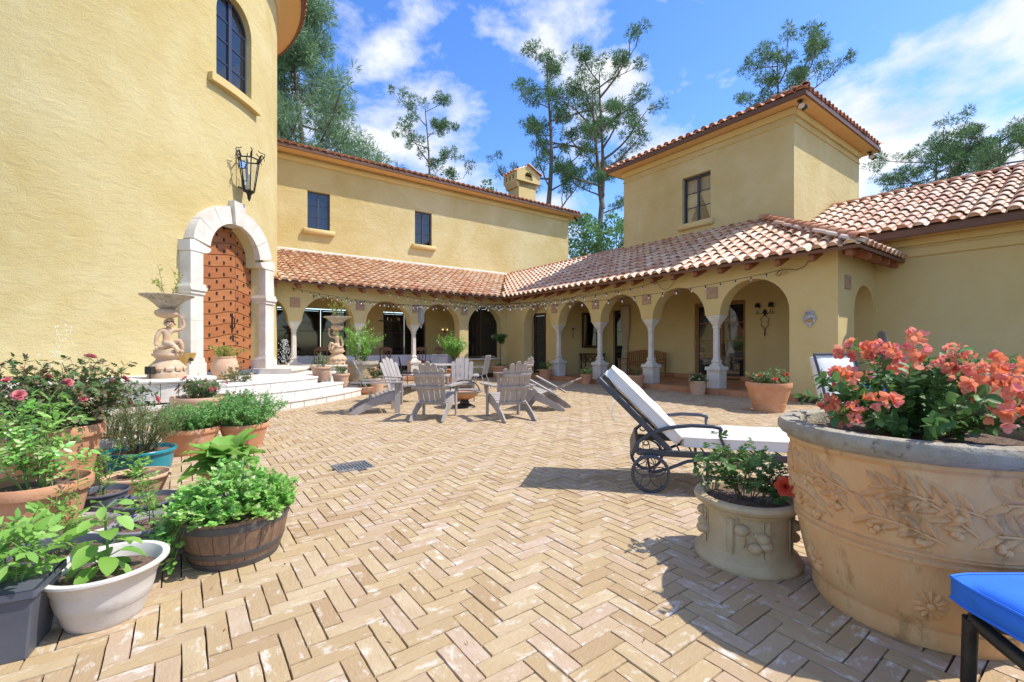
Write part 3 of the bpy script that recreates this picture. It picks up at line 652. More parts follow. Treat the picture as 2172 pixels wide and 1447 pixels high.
lay_tiles(tw, troof, (a0 - .06, b1 + .05, zc), (0, -1, 0), upu, int((b1-b0+.1)/TWD) + 1, 3, keep=lambda p: b0 + (p.x-a0) - .25 < p.y - .14 and p.y - .1 < b1 - (p.x - a0) + .15, mesh=TMO, emesh=TMO)
lay_tiles(tw, troof, (a0 + .05, b0 - .06, zc), (1, 0, 0), upv, int((a1-a0)/TWD), 3, keep=lambda p: a0 + (p.y-b0) - .1 < p.x + .1 < a1 - (p.y-b0) + .2, mesh=TMO, emesh=TMO)
ridge_run(tw, troof, (a0 - .02, b0 - .02, zc + .06), (a0 + 2.2, b0 + 2.2, zc + .06 + st*2.2), 'hip_tile'); ridge_run(tw, troof, (a1 + .02, b0 - .02, zc + .06), (a1 - 1.2, b0 + 1.2, zc + .06 + st*1.2), 'hip_tile')

# ------------------------------------------------------------------ low side wing
sd = Bld('side_wing', 'low yellow side wing with plain shaded wall and pale barrel-tiled roof', 'building', 13.72, 0.0)
m = MB(); wall(m, lambda x, z, d: (13.72 + d, x, z), -6.5, 3.69, 3.9, [], .4); wall(m, lambda x, z, d: (13.72 + d, x, z), 4.12, 5.7, 3.9, [], .4, z0=3.3)
sd.part('wall', m, M['stucco_s'])
m = MB().bbox((13.70, -1.42, 3.42), (.06, 10.2, .20), .012); m.bbox((13.69, -1.42, 3.66), (.09, 10.2, .16), .012); sd.part('frieze', m, M['stucco_s'])
sd.part('soffit', MB().box((13.5, -.5, 3.76), (.56, 11.8, .05)), M['soffit']); sd.part('fascia', MB().bbox((13.2, -.65, 3.80), (.06, 11.4, .17), .012), M['fascia'])
ss = .48; SR = 17.0; zs = 3.90
m = MB().add([(13.2, -6.5, zs), (13.2, 5.7, zs), (SR, 5.7, zs + ss*(SR-13.2)), (SR, -6.5, zs + ss*(SR-13.2)), (SR+3.8, 5.7, zs), (SR+3.8, -6.5, zs)], [(0, 1, 2, 3), (3, 2, 4, 5)])
m.add([(13.26, -6.5, zs-.1), (13.26, 5.7, zs-.1), (13.9, 5.7, zs-.1), (13.9, -6.5, zs-.1)], [(0, 1, 2, 3)])
sroof = sd.part('roof', m, M['deck'])
lay_tiles(sd, sroof, (13.13, 5.62, zs), (0, -1, 0), Vector((1, 0, ss)).normalized(), 24, 11, limit=290, keep=lambda p: p.x < SR - .1)
ridge_run(sd, sroof, (SR, 5.7, zs + ss*(SR-13.2) + .02), (SR, -2, zs + ss*(SR-13.2) + .02), 'ridge_tile')
# ------------------------------------------------------------------ round tower
rt = thing('round_tower', 'tall round yellow stucco tower with an arched plank door and arched upper window', 'building', TC)
AD = RAD(-7.0); PT = .53                                  # door bearing, platform level
def rmap(x, z, d): a = x / TR; r = TR - d; return (r*cos(a), r*sin(a), z)
xd = AD * TR
wl = -.12
def door_hi(x):
    s = abs(x - xd)
    if s < .86: return 3.5 + .8 * sqrt(max(0, 1 - (s/.86)**2))
    return 3.38
dop = dict(x0=xd-1.07, x1=xd+1.07, lo=lambda x: PT, hi=door_hi, xs=[xd-1.07, xd+1.07] + [xd - .86*cos(pi*i/20) for i in range(21)])
aw = atan2(11.47 - TC.y, -6.98 - TC.x) * TR
wop = arch_op(aw - .62, aw + .62, 7.72, 9.4)
m = MB(); wall(m, rmap, RAD(-100)*TR, RAD(100)*TR, 12.3, [dop, wop], .3, step=.12)
obj('wall', m, M['stucco'], rt, smooth=35)
# arched window
def amap(s, z, d): return (TR-d)*cos(aw/TR) - s*sin(aw/TR), (TR-d)*sin(aw/TR) + s*cos(aw/TR), z
m = MB(); fw = .06
def archpts(hw, z0, sp, n=14): return [(-hw, z0)] + [(-hw*cos(pi*i/n), sp + hw*sin(pi*i/n)) for i in range(n+1)] + [(hw, z0)]
po, pi_ = archpts(.62, 7.72, 9.4), archpts(.55, 7.79, 9.4)
for i in range(len(po)-1): m.prism([po[i], po[i+1], pi_[i+1], pi_[i]], amap, .17, .24)
m.prism([(-.62, 7.72), (.62, 7.72), (.55, 7.79), (-.55, 7.79)], amap, .17, .24)
m.prism([(-.055, 7.79), (.055, 7.79), (.055, 9.94), (-.055, 9.94)], amap, .16, .24)
w = obj('window', m, M['wframe'], rt)
for s in (-1, 1):
    zz = [7.80, 8.33, 8.87, 9.40]
    for a, b in zip(zz[:-1], zz[1:]):
        x0, x1 = sorted((s*.055, s*.55)); q = rng.uniform(-.006, .006)
        obj('pane', MB().add([amap(x0, a+.012, .2+q), amap(x1, a+.012, .2), amap(x1, b-.012, .2+q), amap(x0, b-.012, .2)], [(0, 1, 2, 3)]), M['glass'], w)
        obj('mullion', MB().prism([(x0, b-.014), (x1, b-.014), (x1, b+.014), (x0, b+.014)], amap, .18, .215), M['wframe'], w)
    pts = [(s*.055, 9.42)] + [(s*.55*cos(t), 9.42 + .53*sin(t)) for t in [i*pi/16 for i in range(8)]] + [(s*.055, 9.94)]
    obj('pane', MB().add([amap(x, z, .2) for x, z in pts], [tuple(range(len(pts)))]), M['glass'], w)
m = MB(); n = 12
for i in range(n):
    a, b = aw - .85 + 1.7*i/n, aw - .85 + 1.7*(i+1)/n
    vs = [rmap(x, z, d) for x in (a, b) for d in (-.14, .1) for z in (7.52, 7.71)]
    m.add(vs, [(0, 1, 3, 2), (4, 6, 7, 5), (0, 4, 5, 1), (2, 3, 7, 6), (0, 2, 6, 4), (1, 5, 7, 3)])
obj('sill', m, M['stucco_s'], w)
# eaves
EZT = 12.25; ER = 6.2
obj('soffit', MB().lathe([(TR-.05, 11.75), (TR+.06, 11.78), (TR+.08, 12.0), (TR+.2, 12.1), (ER, EZT), (ER, EZT+.05)], 96), M['soffit'], rt, smooth=35)
obj('gutter', MB().lathe([(ER, EZT-.02), (ER+.1, EZT+.03), (ER+.1, EZT+.12), (ER-.05, EZT+.12)], 96), M['fascia'], rt)
rr = obj('roof', MB().lathe([(ER-.02, EZT+.12), (.01, EZT+3.0)], 64), M['deck'], rt)
nt_ = int(2*pi*(ER+.1)/TWD)
for i in range(nt_):
    a = 2*pi*i/nt_
    if not -.9 < a < 1.5 and not a > 2*pi - .9: continue
    for r in range(2):
        q = ER + .14 - .38*r; ex = Vector((-sin(a), cos(a), 0)); up_ = Vector((-cos(a), -sin(a), .46)).normalized()
        obj('tile', TMO, None, rr, (q*cos(a), q*sin(a), EZT + .13 + .17*r), Matrix((ex, up_, ex.cross(up_))).transposed().to_euler())
# door
DN = Vector((cos(AD), sin(AD), 0)); DT = Vector((-sin(AD), cos(AD), 0))
dr_o = obj('door_frame', MB().box((0, -.03, 4.3), (2.3, .04, .1)), M['dkwood'], rt, DN*(TR-.30), (0, 0, AD + pi/2))
# frame local axes: x along the wall (away from camera), -y towards the courtyard
def wavy(z, x): return z + .06*sin(x*3.6 + .4)
seam = .42; rows = 13; zh = (4.42 - PT - .1) / rows
for r in range(rows):
    for x0, x1 in ((-1.1, -.72), (-.715, seam-.006), (seam+.006, 1.1)):
        if x0 < -1 and r % 2 == 0 and False: continue
        za, zb = PT + .1 + zh*r + .009, PT + .1 + zh*(r+1) - .009; n = 10; xs = [x0 + (x1-x0)*i/n for i in range(n+1)]
        outl = [(x, wavy(za, x) if r else za) for x in xs] + [(x, wavy(zb, x)) for x in reversed(xs)]
        obj('plank', MB().prism(outl, lambda x, z, d: (x, d, z), 0, .05), M['door'], dr_o)
m = MB()
for r in range(rows):
    for k in range(9):
        x = -.92 + .235*k; z = wavy(PT + .1 + zh*(r + (.72 if k % 2 else .28)), x)
        m.box((x, -.006, z), (.044, .02, .074))
obj('stud', m, M['iron'], dr_o, kind='stuff')
m = MB(); m.tube([(.30, -.02, 2.02), (.30, -.07, 1.98), (.30, -.075, 1.75), (.30, -.02, 1.70)], .014, 7); m.bbox((.30, -.01, 1.86), (.05, .02, .5), .01); obj('handle', m, M['iron'], dr_o)
m = MB(); m.tube([(.33, -.02, 1.50), (.33, -.07, 1.50), (.44, -.07, 1.47)], .012, 7); m.bbox((.33, -.01, 1.47), (.05, .02, .16), .01); obj('latch', m, M['iron'], dr_o)
obj('threshold', MB().bbox((0, -.17, PT + .05), (2.1, .42, .1), .01), M['bluestone'], dr_o)
# portal stones
PF, PB = TR + .09, TR - .42
def pmap(s, z, d): p = DN*(PF - d) + DT*s; return (p.x, p.y, z)
def stone(name, poly, d0=0.0, d1=.55, b=None): return obj(name, MB().prism(poly, pmap, d0, d1), M['lime'], rt)
gp_ = .004
for s in (-1, 1):
    X = lambda x: s*x
    zs_ = [PT, PT+.38, PT+1.35, 2.50]
    stone('portal_stone', [(X(1.02), PT), (X(1.50), PT), (X(1.50), PT+.36), (X(1.02), PT+.36)], -.04)
    stone('portal_stone', [(X(1.04), PT+.364), (X(1.47), PT+.364), (X(1.44), PT+.46), (X(1.06), PT+.46)], -.02)
    for a, b in ((PT+.464, PT+1.30), (PT+1.304, 2.42)):
        stone('portal_stone', [(X(1.07), a), (X(1.42), a), (X(1.42), b), (X(1.07), b)])
    stone('portal_capital', [(X(1.05), 2.424), (X(1.44), 2.424), (X(1.46), 2.50), (X(1.03), 2.50)], -.03); stone('portal_capital', [(X(1.03), 2.503), (X(1.46), 2.503), (X(1.50), 2.58), (X(1.00), 2.58)], -.06); stone('portal_capital', [(X(1.02), 2.583), (X(1.48), 2.583), (X(1.46), 2.66), (X(1.04), 2.66)], -.04)
    stone('portal_stone', [(X(1.07), 2.664), (X(1.42), 2.664), (X(1.42), 3.376), (X(1.07), 3.376)])
    n = 8; q = [(.86 + .21 - .21*sin(pi/2*i/n) , 3.38 + .12*(1-cos(pi/2*i/n))) for i in range(n+1)]
    stone('portal_stone', [(X(1.07), 3.38), (X(1.45), 3.38), (X(1.45), 3.62), (X(1.34), 3.64)] + [(X(.862), 3.52)] + [(X(x), z) for x, z in reversed(q[1:])], -.015)
    def inn(t): return (.86*cos(t), 3.5 + .8*sin(t))
    def ott(t): return (1.345*cos(t*1.0) if t > .12 else 1.34, 3.55 + 1.17*sin(t))
    cuts = [.10, .55, .98, 1.40]
    for a, b in zip(cuts[:-1], cuts[1:]):
        ts = [a + .006 + (b-a-.012)*i/6 for i in range(7)]
        stone('voussoir', [(X(inn(t)[0]), inn(t)[1]) for t in ts] + [(X(ott(t)[0]), ott(t)[1]) for t in reversed(ts)])
stone('keystone', [(-.14, 4.27), (.14, 4.27), (.20, 4.86), (-.20, 4.86)], -.08)
# ------------------------------------------------------------------ entrance steps (rings round the tower)
st_ = thing('entrance_steps', 'three curved white travertine steps rising to the arched plank door', 'steps', pol(7.6, RAD(-15)))
so = st_.location
def ring(mb, r0, r1, a0, a1, z0, z1, n=24):
    vs = []; fs = []
    for i in range(n+1):
        a = a0 + (a1-a0)*i/n
        for r, z in ((r0, z0), (r1, z0), (r1, z1), (r0, z1)): vs.append(pol(r, a, z) - Vector((so.x, so.y, 0)))
    for i in range(n):
        for k in range(4): fs.append((i*4+k, i*4+(k+1)%4, (i+1)*4+(k+1)%4, (i+1)*4+k))
    fs += [(0, 1, 2, 3), (n*4+3, n*4+2, n*4+1, n*4)]
    return mb.add(vs, fs)
LV = [(8.60, .18, RAD(-27.6), RAD(-1.8)), (8.22, .355, RAD(-27.6), RAD(-4.2)), (7.84, .53, RAD(-27.6), RAD(-8))]
zb = -.02
for k, (r, z, a0, a1) in enumerate(LV):
    inner = TR - .1 if k < 3 else r - .6
    core = obj('step', ring(MB(), inner, r - .035, a0, a1, zb, z - .045, 40), M['mortar'], st_)
    na = int((a1-a0) * r / .34)
    for i in range(na):
        b0_, b1_ = a0 + (a1-a0)*i/na + .0008, a0 + (a1-a0)*(i+1)/na - .0008
        obj('riser_tile', ring(MB(), r - .034, r - .02 + rng.uniform(-.002, .002), b0_, b1_, zb + .003, z - .046, 2), M['trav'], core)
    nb = int((a1-a0) * r / .9); depth = .46 if k < 2 else 1.0
    for i in range(nb):
        b0_, b1_ = a0 + (a1-a0)*i/nb + .0007, a0 + (a1-a0)*(i+1)/nb - .0007
        obj('tread_stone', ring(MB(), r - depth, r, b0_, b1_, z - .044, z + rng.uniform(-.001, .001), 5), M['trav'], core)
        if k == 2: obj('platform_stone', ring(MB(), TR - .1, r - depth - .006, b0_, b1_, z - .044, z - .001, 5), M['trav'], core)
    zb = z - .046
# platform behind the top step and to the right, reaching the second fountain
obj('landing', ring(MB(), TR - .1, 7.3, RAD(-8), RAD(20), -.02, .50, 24), M['trav'], st_)
# ------------------------------------------------------------------ fountain basins
def basin(name, label, ac, a_lo, a_hi, rs, ztop, zlow):
    b = thing(name, label, 'fountain', pol(7.4, ac)); o = b.location
    def rg(r0, r1, a0, a1, z0, z1, n=20, smooth=None):
        vs = []; fs = []
        for i in range(n+1):
            a = a0 + (a1-a0)*i/n
            for r, z in ((r0, z0), (r1, z0), (r1, z1), (r0, z1)): vs.append(pol(r, a, z) - Vector((o.x, o.y, 0)))
        for i in range(n):
            for k in range(4): fs.append((i*4+k, i*4+(k+1)%4, (i+1)*4+(k+1)%4, (i+1)*4+k))
        return MB().add(vs, fs + [(0, 1, 2, 3), (n*4+3, n*4+2, n*4+1, n*4)])
    obj('lower_coping', rg(8.05, 8.42, a_lo, a_hi, zlow-.05, zlow), M['lime'], b)
    na = int((a_hi-a_lo)*8.38/.42)
    for i in range(na):
        q0, q1 = a_lo + (a_hi-a_lo)*i/na + .0008, a_lo + (a_hi-a_lo)*(i+1)/na - .0008
        obj('panel', rg(8.33, 8.38 + rng.uniform(-.002, .002), q0, q1, -.02, zlow-.052, 2), M['lime'], b)
    obj('lower_floor', rg(TR-.1, 8.3, a_lo, a_hi, -.02, zlow-.08), M['lime'], b)
    obj('bench', rg(TR-.1, TR+.95, a_lo, a_hi, 0, ztop-.09), M['lime'], b); obj('bench_coping', rg(TR-.1, TR+1.0, a_lo, a_hi, ztop-.09, ztop-.02), M['lime'], b)
    c = pol(rs, ac) - Vector((o.x, o.y, 0)); R0 = .72
    obj('pedestal_core', MB().lathe([(R0-.03, zlow-.1), (R0-.03, ztop-.07)], 40, c), M['mortar'], b)
    for i in range(18):
        q0, q1 = 2*pi*i/18 + .006, 2*pi*(i+1)/18 - .006
        obj('pedestal_panel', MB().lathe([(R0-.029, zlow), (R0, zlow), (R0, ztop-.068), (R0-.029, ztop-.068)], 3, c, q0, q1), M['lime'], b)
    obj('pedestal_coping', MB().lathe([(R0-.04, ztop-.066), (R0+.045, ztop-.06), (R0+.06, ztop-.03), (R0+.045, ztop), (0, ztop)], 48, c), M['lime'], b, smooth=40)
    return b
A_L, A_R = atan2(8.4 - TC.y, -6.4 - TC.x), atan2(14.55 - TC.y, -5.62 - TC.x)
RS_L, RS_R = hypot(8.4 - TC.y, -6.4 - TC.x), hypot(14.55 - TC.y, -5.62 - TC.x)
basin('fountain_basin', 'curved white stone fountain basin left of the arched door behind the herb pots', A_L, RAD(-62), RAD(-27.9), RS_L, .67, .28)
basin('fountain_basin', 'curved white stone fountain basin right of the entrance steps near the arcade', A_R, RAD(1.5), RAD(44), RS_R, .67, .28)
def jet(name, label, c, h, r, n):
    m = MB()
    for i in range(n):
        t = rng.random(); q = rng.gauss(0, 1)*r*(.35 + .9*(1-t)); q2 = rng.gauss(0, 1)*r*(.35 + .9*(1-t)); s_ = rng.uniform(.003, .008)
        z = h*t; m.ball((c.x + q, c.y + q2, c.z + z), s_, 5, 3, (1, 1, rng.uniform(1, 3)))
    o = obj(name, m, M['water'], kind='stuff'); o['label'] = label
jet('water_spray', 'sparkling water spray beside the fountain near the arcade', at(604, 14.2, .62), .85, .12, 420)
jet('water_spray', 'few airborne water drops above the rose bush by the tower wall', at(132, 7.2, .9), .75, .16, 60)
# ------------------------------------------------------------------ gallery floor
gf = obj('gallery_floor', MB(), M['mortar'], kind='structure')
gm = MB()
def ubox(mb, u0, u1, v0, v1, z0, z1):
    q = [uv(u0, v0), uv(u1, v0), uv(u1, v1), uv(u0, v1)]
    return mb.add([(p.x, p.y, z) for z in (z0, z1) for p in q], [(3, 2, 1, 0), (4, 5, 6, 7), (0, 1, 5, 4), (1, 2, 6, 5), (2, 3, 7, 6), (3, 0, 4, 7)])
ubox(gm, 11.25, 14.6, 3.5, 15.9, -.03, .135); ubox(gm, -2.5, 11.25, VF - .03, 19.1, -.03, .135)
gf.data = gm.mesh('gallery_floor'); gf.data.materials.append(M['mortar'])
for i in range(39):                                      # edge tiles of the step
    v = 4.43 + .3*i
    if v + .3 > 14.7: break
    t = MB(); ubox(t, 11.10, 11.38, v + .003, v + .297, 0.0, .15 + rng.uniform(-.001, .001)); obj('edge_tile', t, M['floor_t'], gf)
for i in range(40):
    u = 0.0 + .3*i
    if u > 9.1: break
    t = MB(); ubox(t, u + .003, u + .297, VF - .2, VF + .08, 0.0, .15 + rng.uniform(-.001, .001)); obj('edge_tile', t, M['floor_t'], gf)
tf = MB(); k = 0
for i in range(9):
    for j in range(36):
        u, v = 11.385 + .33*i, 3.55 + .33*j
        if v < 15.5: ubox(tf, u + .003, u + .327, v + .003, v + .327, .12, .146); tf.r += [rng.random()]*6
for i in range(36):
    for j in range(9):
        u, v = -.5 + .33*i, VF + .085 + .33*j
        if u < 11.0: ubox(tf, u + .003, u + .327, v + .003, v + .327, .12, .146); tf.r += [rng.random()]*6
obj('floor_tile_field', tf, M['floor_t'], gf, kind='stuff')

# ------------------------------------------------------------------ adirondack chairs
def adirondack(label, flat=False):
    t = thing('adirondack_chair', label, 'chair', group='grey adirondack chairs round the fire bowl'); A = M['adir']
    for s in (-1, 1):
        out = [(.36, .40), (.36, .26), (.10, .20), (-.18, .10), (-.38, .0), (-.50, 0), (-.53, .03), (-.40, .13), (-.14, .27), (.05, .335), (.22, .385)]
        obj('rear_leg', MB().prism(out, lambda y, z, d: (s*.27 + d, y, z), -.0125, .0125), A, t)
        if not flat:
            obj('front_leg', MB().bbox((s*.30, .33, .285), (.028, .10, .57), .004), A, t)
            n = 10; arm = [(-.065, -.30), (-.045, -.10), (-.06, .10), (-.075, .30), (-.07, .42), (-.03, .47), (.03, .47), (.07, .42), (.075, .30), (.06, .10), (.045, -.10), (.03, -.30)]
            obj('arm', MB().prism(arm, lambda x, y, d: (s*.335 + x, y, .57 + d), 0, .024), A, t)
            obj('arm_bracket', MB().prism([(.30, .57), (.30, .42), (.38, .57)], lambda y, z, d: (s*.345 + d, y, z), -.012, .012), A, t)
        else:
            obj('arm', MB().bbox((s*.335, -.08, .47), (.10, .72, .024), .004, (RAD(27), 0, 0)), A, t)
            obj('front_leg', MB().bbox((s*.30, .22, .21), (.028, .10, .50), .004, (RAD(40), 0, 0)), A, t)
    ys = [(.375, .375, .0), (.30, .398, .1), (.225, .39, .18), (.15, .368, .26), (.075, .343, .30), (.0, .315, .34), (-.075, .283, .38)]
    for y, z, a in ys: obj('seat_slat', MB().bbox((0, y, z + .012), (.56, .068, .02), .004, (a, 0, 0)), A, t)
    ang = RAD(25) if not flat else RAD(66); b0 = Vector((0, -.10, .25)) if not flat else Vector((0, -.02, .30)); dv = Vector((0, -sin(ang), cos(ang))); nv = Vector((0, cos(ang), sin(ang)))
    hts = [.70, .79, .83, .79, .70]
    for k in range(5):
        x = (k - 2)*.108; w0, w1 = .040, .049; xo = x*.88; h = hts[k]; pts = []
        for tq, w in ((0, w0), (.3, w0 + .003), (h - .05, w1)): pts.append((xo + (x-xo)*tq/h*1.1 + w, tq))
        for q in range(1, 6): pts.append((x*1.01 + w1*cos(pi*q/6), h - .05 + .05*sin(pi*q/6)))
        for tq, w in ((h - .05, w1), (.3, w0 + .003), (0, w0)): pts.append((xo + (x-xo)*tq/h*1.1 - w, tq))
        obj('back_slat', MB().prism(pts, lambda px, q, d: b0 + Vector((px, 0, 0)) + dv*q + nv*d, -.01, .01), A, t)
    for q, w in ((.04, .48), (.345, .66), (.58, .50)):
        obj('back_rail', MB().bbox(b0 + dv*q - nv*.024, (w, .025, .06), .004, Matrix.Rotation(ang, 3, 'X')), A, t)
    return t
GRP = 'grey adirondack chairs round the fire bowl'
ad0 = adirondack('grey adirondack chair seen side-on, nearest the curved entrance steps')
def face(o, rear, front):
    d = Vector(front) - Vector(rear); mid = (Vector(front)*(.53) + Vector(rear)*(.33))/.86
    o.location = (mid.x, mid.y, 0); o.rotation_euler = (0, 0, atan2(d.y, d.x) - pi/2)
face(ad0, (-3.08, 8.47, 0), (-2.25, 8.79, 0))
def chair(rear, front, label): c = copy_tree(ad0); c['label'] = label; face(c, rear, front); return c
chair((-3.02, 10.55, 0), (-2.22, 10.05, 0), 'grey adirondack chair behind the side-on one, facing the fire bowl')
chair((-1.42, 7.32, 0), (-1.31, 8.29, 0), 'grey adirondack chair seen from behind, left of the fire bowl')
chair((-1.22, 11.2, 0), (-1.16, 10.3, 0), 'pale grey adirondack chair facing the camera behind the fire bowl')
chair((.17, 7.39, 0), (-.175, 8.26, 0), 'grey adirondack chair seen from behind, right of the fire bowl')
chair((.62, 11.3, 0), (-.22, 11.75, 0), 'grey adirondack chair half hidden behind the right-hand back-view chair')
adf = adirondack('grey adirondack chair folded down low, nearest the reclining lounger', True)
face(adf, (1.14, 8.95, 0), (.30, 9.25, 0))
# fire bowl
fb = thing('fire_pit', 'low round copper fire bowl on a flared foot between the grey chairs', 'fire pit', (-.98, 9.35, 0))
obj('foot', MB().lathe([(0, 0), (.23, 0), (.22, .02), (.10, .08), (.08, .14), (.12, .18), (0, .18)], 28), M['bronze'], fb, smooth=40)
obj('bowl', MB().lathe([(0, .16), (.13, .17), (.25, .23), (.30, .30), (.29, .30), (.2, .22), (0, .19)], 32), M['terra'], fb, smooth=40)
obj('rim', MB().lathe([(.29, .285), (.38, .33), (.385, .345), (.29, .31)], 36), M['adir'], fb, smooth=40)
obj('hoop_handle', MB().tube([(.30*cos(a), .05, .33 + .22*sin(a)) for a in [pi*i/14 for i in range(15)]], .013, 6), M['bronze'], fb)
obj('poker', MB().tube([(-.2, -.1, .36), (.33, .05, .345)], .008, 6), M['iron'], fb)

# ------------------------------------------------------------------ chaise longue
ca = -atan2(.242, .97)
ch = thing('chaise_longue', 'reclining chaise longue with white cushions and big charcoal wheels', 'lounger', (1.185 - .0, 3.87, 0), ca)
C = M['chaise']; WD = .72
# local x: along the lounger, y: across (0 = near wheel), z up
def wheel(y):
    w = obj('wheel', MB().tube([(.16 + 0*cos(0) - .16 + .148*cos(a), 0, .16 + .148*sin(a)) for a in [2*pi*i/36 for i in range(36)]], .0135, 8, closed=True), C, ch, (0, y, 0), smooth=50)
    obj('tyre', MB().tube([(.157*cos(a), 0, .16 + .157*sin(a)) for a in [2*pi*i/36 for i in range(36)]], .0085, 6, closed=True), M['plastic_b'], w, smooth=50)
    obj('hub', MB().tube([(0, -.03, .16), (0, .03, .16)], .024, 12), C, w)
    for k in range(5):
        a = 2*pi*k/5 + .35; d = Vector((cos(a), 0, sin(a))); n = Vector((-sin(a), 0, cos(a)))
        for s in (-1, 1): obj('spoke', MB().tube([Vector((0, 0, .16)) + d*(.142*t) + n*(s*.034*sin(pi*t)) for t in [i/8 for i in range(9)]], .005, 6), C, w)
wheel(0); wheel(.76)
RZ = .335
for y in (.04, .72):
    obj('side_rail', MB().bbox((.86, y, RZ), (1.94, .028, .055), .006), C, ch)
    obj('leg_stretcher', MB().tube([(0, y, .16), (.14, y, .20), (.30, y, .275), (.45, y, .30), (.75, y, .305)], .014, 8), C, ch, smooth=60)
    obj('arm', MB().tube([(-.12, y, .33), (-.10, y, .42), (0, y, .50), (.15, y, .555), (.33, y, .58), (.50, y, .578), (.555, y, .57), (.565, y, .545)], [.013, .016, .017, .017, .017, .017, .019, .02], 8), C, ch, smooth=60)
    obj('arm_post', MB().tube([(.562, y, .56), (.555, y, .50), (.59, y, .42), (.585, y, .35)], [.018, .011, .013, .016], 8), C, ch, smooth=60)
    obj('scroll', MB().tube([(-.10 + .07 + .055*cos(t)*(1-t/9), y, .42 + .05*sin(t)*(1-t/9)) for t in [pi + .5*i for i in range(9)]], .0065, 6), C, ch)
    obj('leg', MB().tube([(.46, y, .30), (.46, y, .14), (.46, y, .10), (.46, y, .075), (.46, y, .0)], [.014, .014, .02, .012, .016], 8), C, ch, smooth=60)
    obj('leg', MB().tube([(1.72, y, .31), (1.72, y, .10), (1.72, y, .0)], [.014, .014, .018], 8), C, ch, smooth=60)
obj('axle', MB().tube([(0, 0, .16), (0, .76, .16)], .012, 8), C, ch)
obj('rear_bar', MB().bbox((-.13, .38, .36), (.03, .70, .14), .006, (0, .35, 0)), C, ch)
hx, hz = .16, .36; top = Vector((-.44, 0, .96)); bd = (top - Vector((hx, 0, hz))).normalized(); bn = Vector((-bd.z, 0, bd.x)) * -1
for y in (.05, .71): obj('back_frame', MB().bbox(Vector((hx, y, hz)) + bd*.425, (.87, .035, .05), .008, Matrix((bd, Vector((0, 1, 0)), bd.cross(Vector((0, 1, 0))))).transposed()), C, ch)
for q in (.12, .30, .48, .66, .84): obj('back_crossbar', MB().tube([Vector((hx, .05, hz)) + bd*q, Vector((hx, .71, hz)) + bd*q], .013, 8), C, ch)
for i in range(16): obj('seat_slat', MB().tube([(.25 + .1*i, .05, RZ), (.25 + .1*i, .71, RZ)], .008, 6), C, ch)
def cushion(name, L_, wd, th, mt, parent, M3, org, puff=.35, nx=14, ny=9):
    vs = []; fs = []
    for side in (1, -1):
        for i in range(nx+1):
            for j in range(ny+1):
                a, b = 2*i/nx - 1, 2*j/ny - 1
                e = (1 - abs(a)**5)*(1 - abs(b)**4); h = th*(.27 + .25*e) + th*.08*sin(i*1.7 + j*.9)*e*.4
                k_ = max(0, abs(a) + abs(b) - 1.75)*.10; vs.append(Vector(org) + M3 @ Vector((L_*(i/nx) - math.copysign(k_*min(L_, wd), a), wd*(j/ny) - math.copysign(k_*min(L_, wd), b), th*.5 + side*h)))
    n0 = (nx+1)*(ny+1)
    for s in range(2):
        for i in range(nx):
            for j in range(ny):
                q = (s*n0 + i*(ny+1)+j, s*n0 + (i+1)*(ny+1)+j, s*n0 + (i+1)*(ny+1)+j+1, s*n0 + i*(ny+1)+j+1); fs.append(q if s == 0 else q[::-1])
    bd_ = [i*(ny+1) for i in range(nx)] + [nx*(ny+1)+j for j in range(ny)] + [i*(ny+1)+ny for i in range(nx, 0, -1)] + [j for j in range(ny, 0, -1)]
    for k in range(len(bd_)):
        a, b = bd_[k], bd_[(k+1) % len(bd_)]; fs.append((a, n0+a, n0+b, b))
    c = obj(name, MB().add(vs, fs), M[mt], parent, smooth=70)
    for s in (0, n0): obj('piping', MB().tube([Vector(vs[s+k]) for k in bd_], .006, 5, closed=True), M[mt], c)
    return c
cushion('seat_cushion', 1.55, .66, .14, 'white_c', ch, Matrix.Identity(3), (.26, .05, RZ + .03))
bm3 = Matrix((bd, Vector((0, 1, 0)), bn)).transposed()
cushion('back_cushion', .86, .66, .14, 'white_c', ch, bm3, Vector((hx + .03, .05, hz - .0)) + bn*.02)
for x, z, tg in ((-.32, .80, 'tie'), (.42, .31, 'tie')): obj(tg, MB().tube([(x, .02, z), (x + .012, .01, z - .06), (x - .005, .012, z - .14), (x + .012, .01, z - .20)], .005, 5), M['white_c'], ch)

# ------------------------------------------------------------------ blue-cushioned stool in the corner
bs = thing('blue_stool', 'dark metal seat with bright blue cushion cut off at the corner by the huge planter', 'stool', (1.86, 1.31, 0))
for x in (-.26, .26):
    for y in (-.26, .26): obj('leg', MB().tube([(x, y, .30), (x*1.02, y*1.02, .27), (x*1.04, y*1.04, .0)], [.03, .022, .02], 10), M['bronze'], bs, smooth=60)
for a, b in (((-.26, -.26), (-.26, .26)), ((-.26, .26), (.26, .26)), ((.26, .26), (.26, -.26)), ((.26, -.26), (-.26, -.26))):
    obj('seat_rail', MB().tube([(a[0] + (b[0]-a[0])*t, a[1] + (b[1]-a[1])*t, .305 - .05*sin(pi*t)) for t in [i/10 for i in range(11)]], .024, 8), M['bronze'], bs, smooth=60)
cushion('cushion', .62, .64, .135, 'blue_c', bs, Matrix.Identity(3), (-.31, -.32, .325))
# ------------------------------------------------------------------ armchair with blue pillow
ac = thing('lounge_chair', 'dark metal lounge chair with white cushions and a blue pillow', 'chair', at(1850, 5.9), RAD(-168))
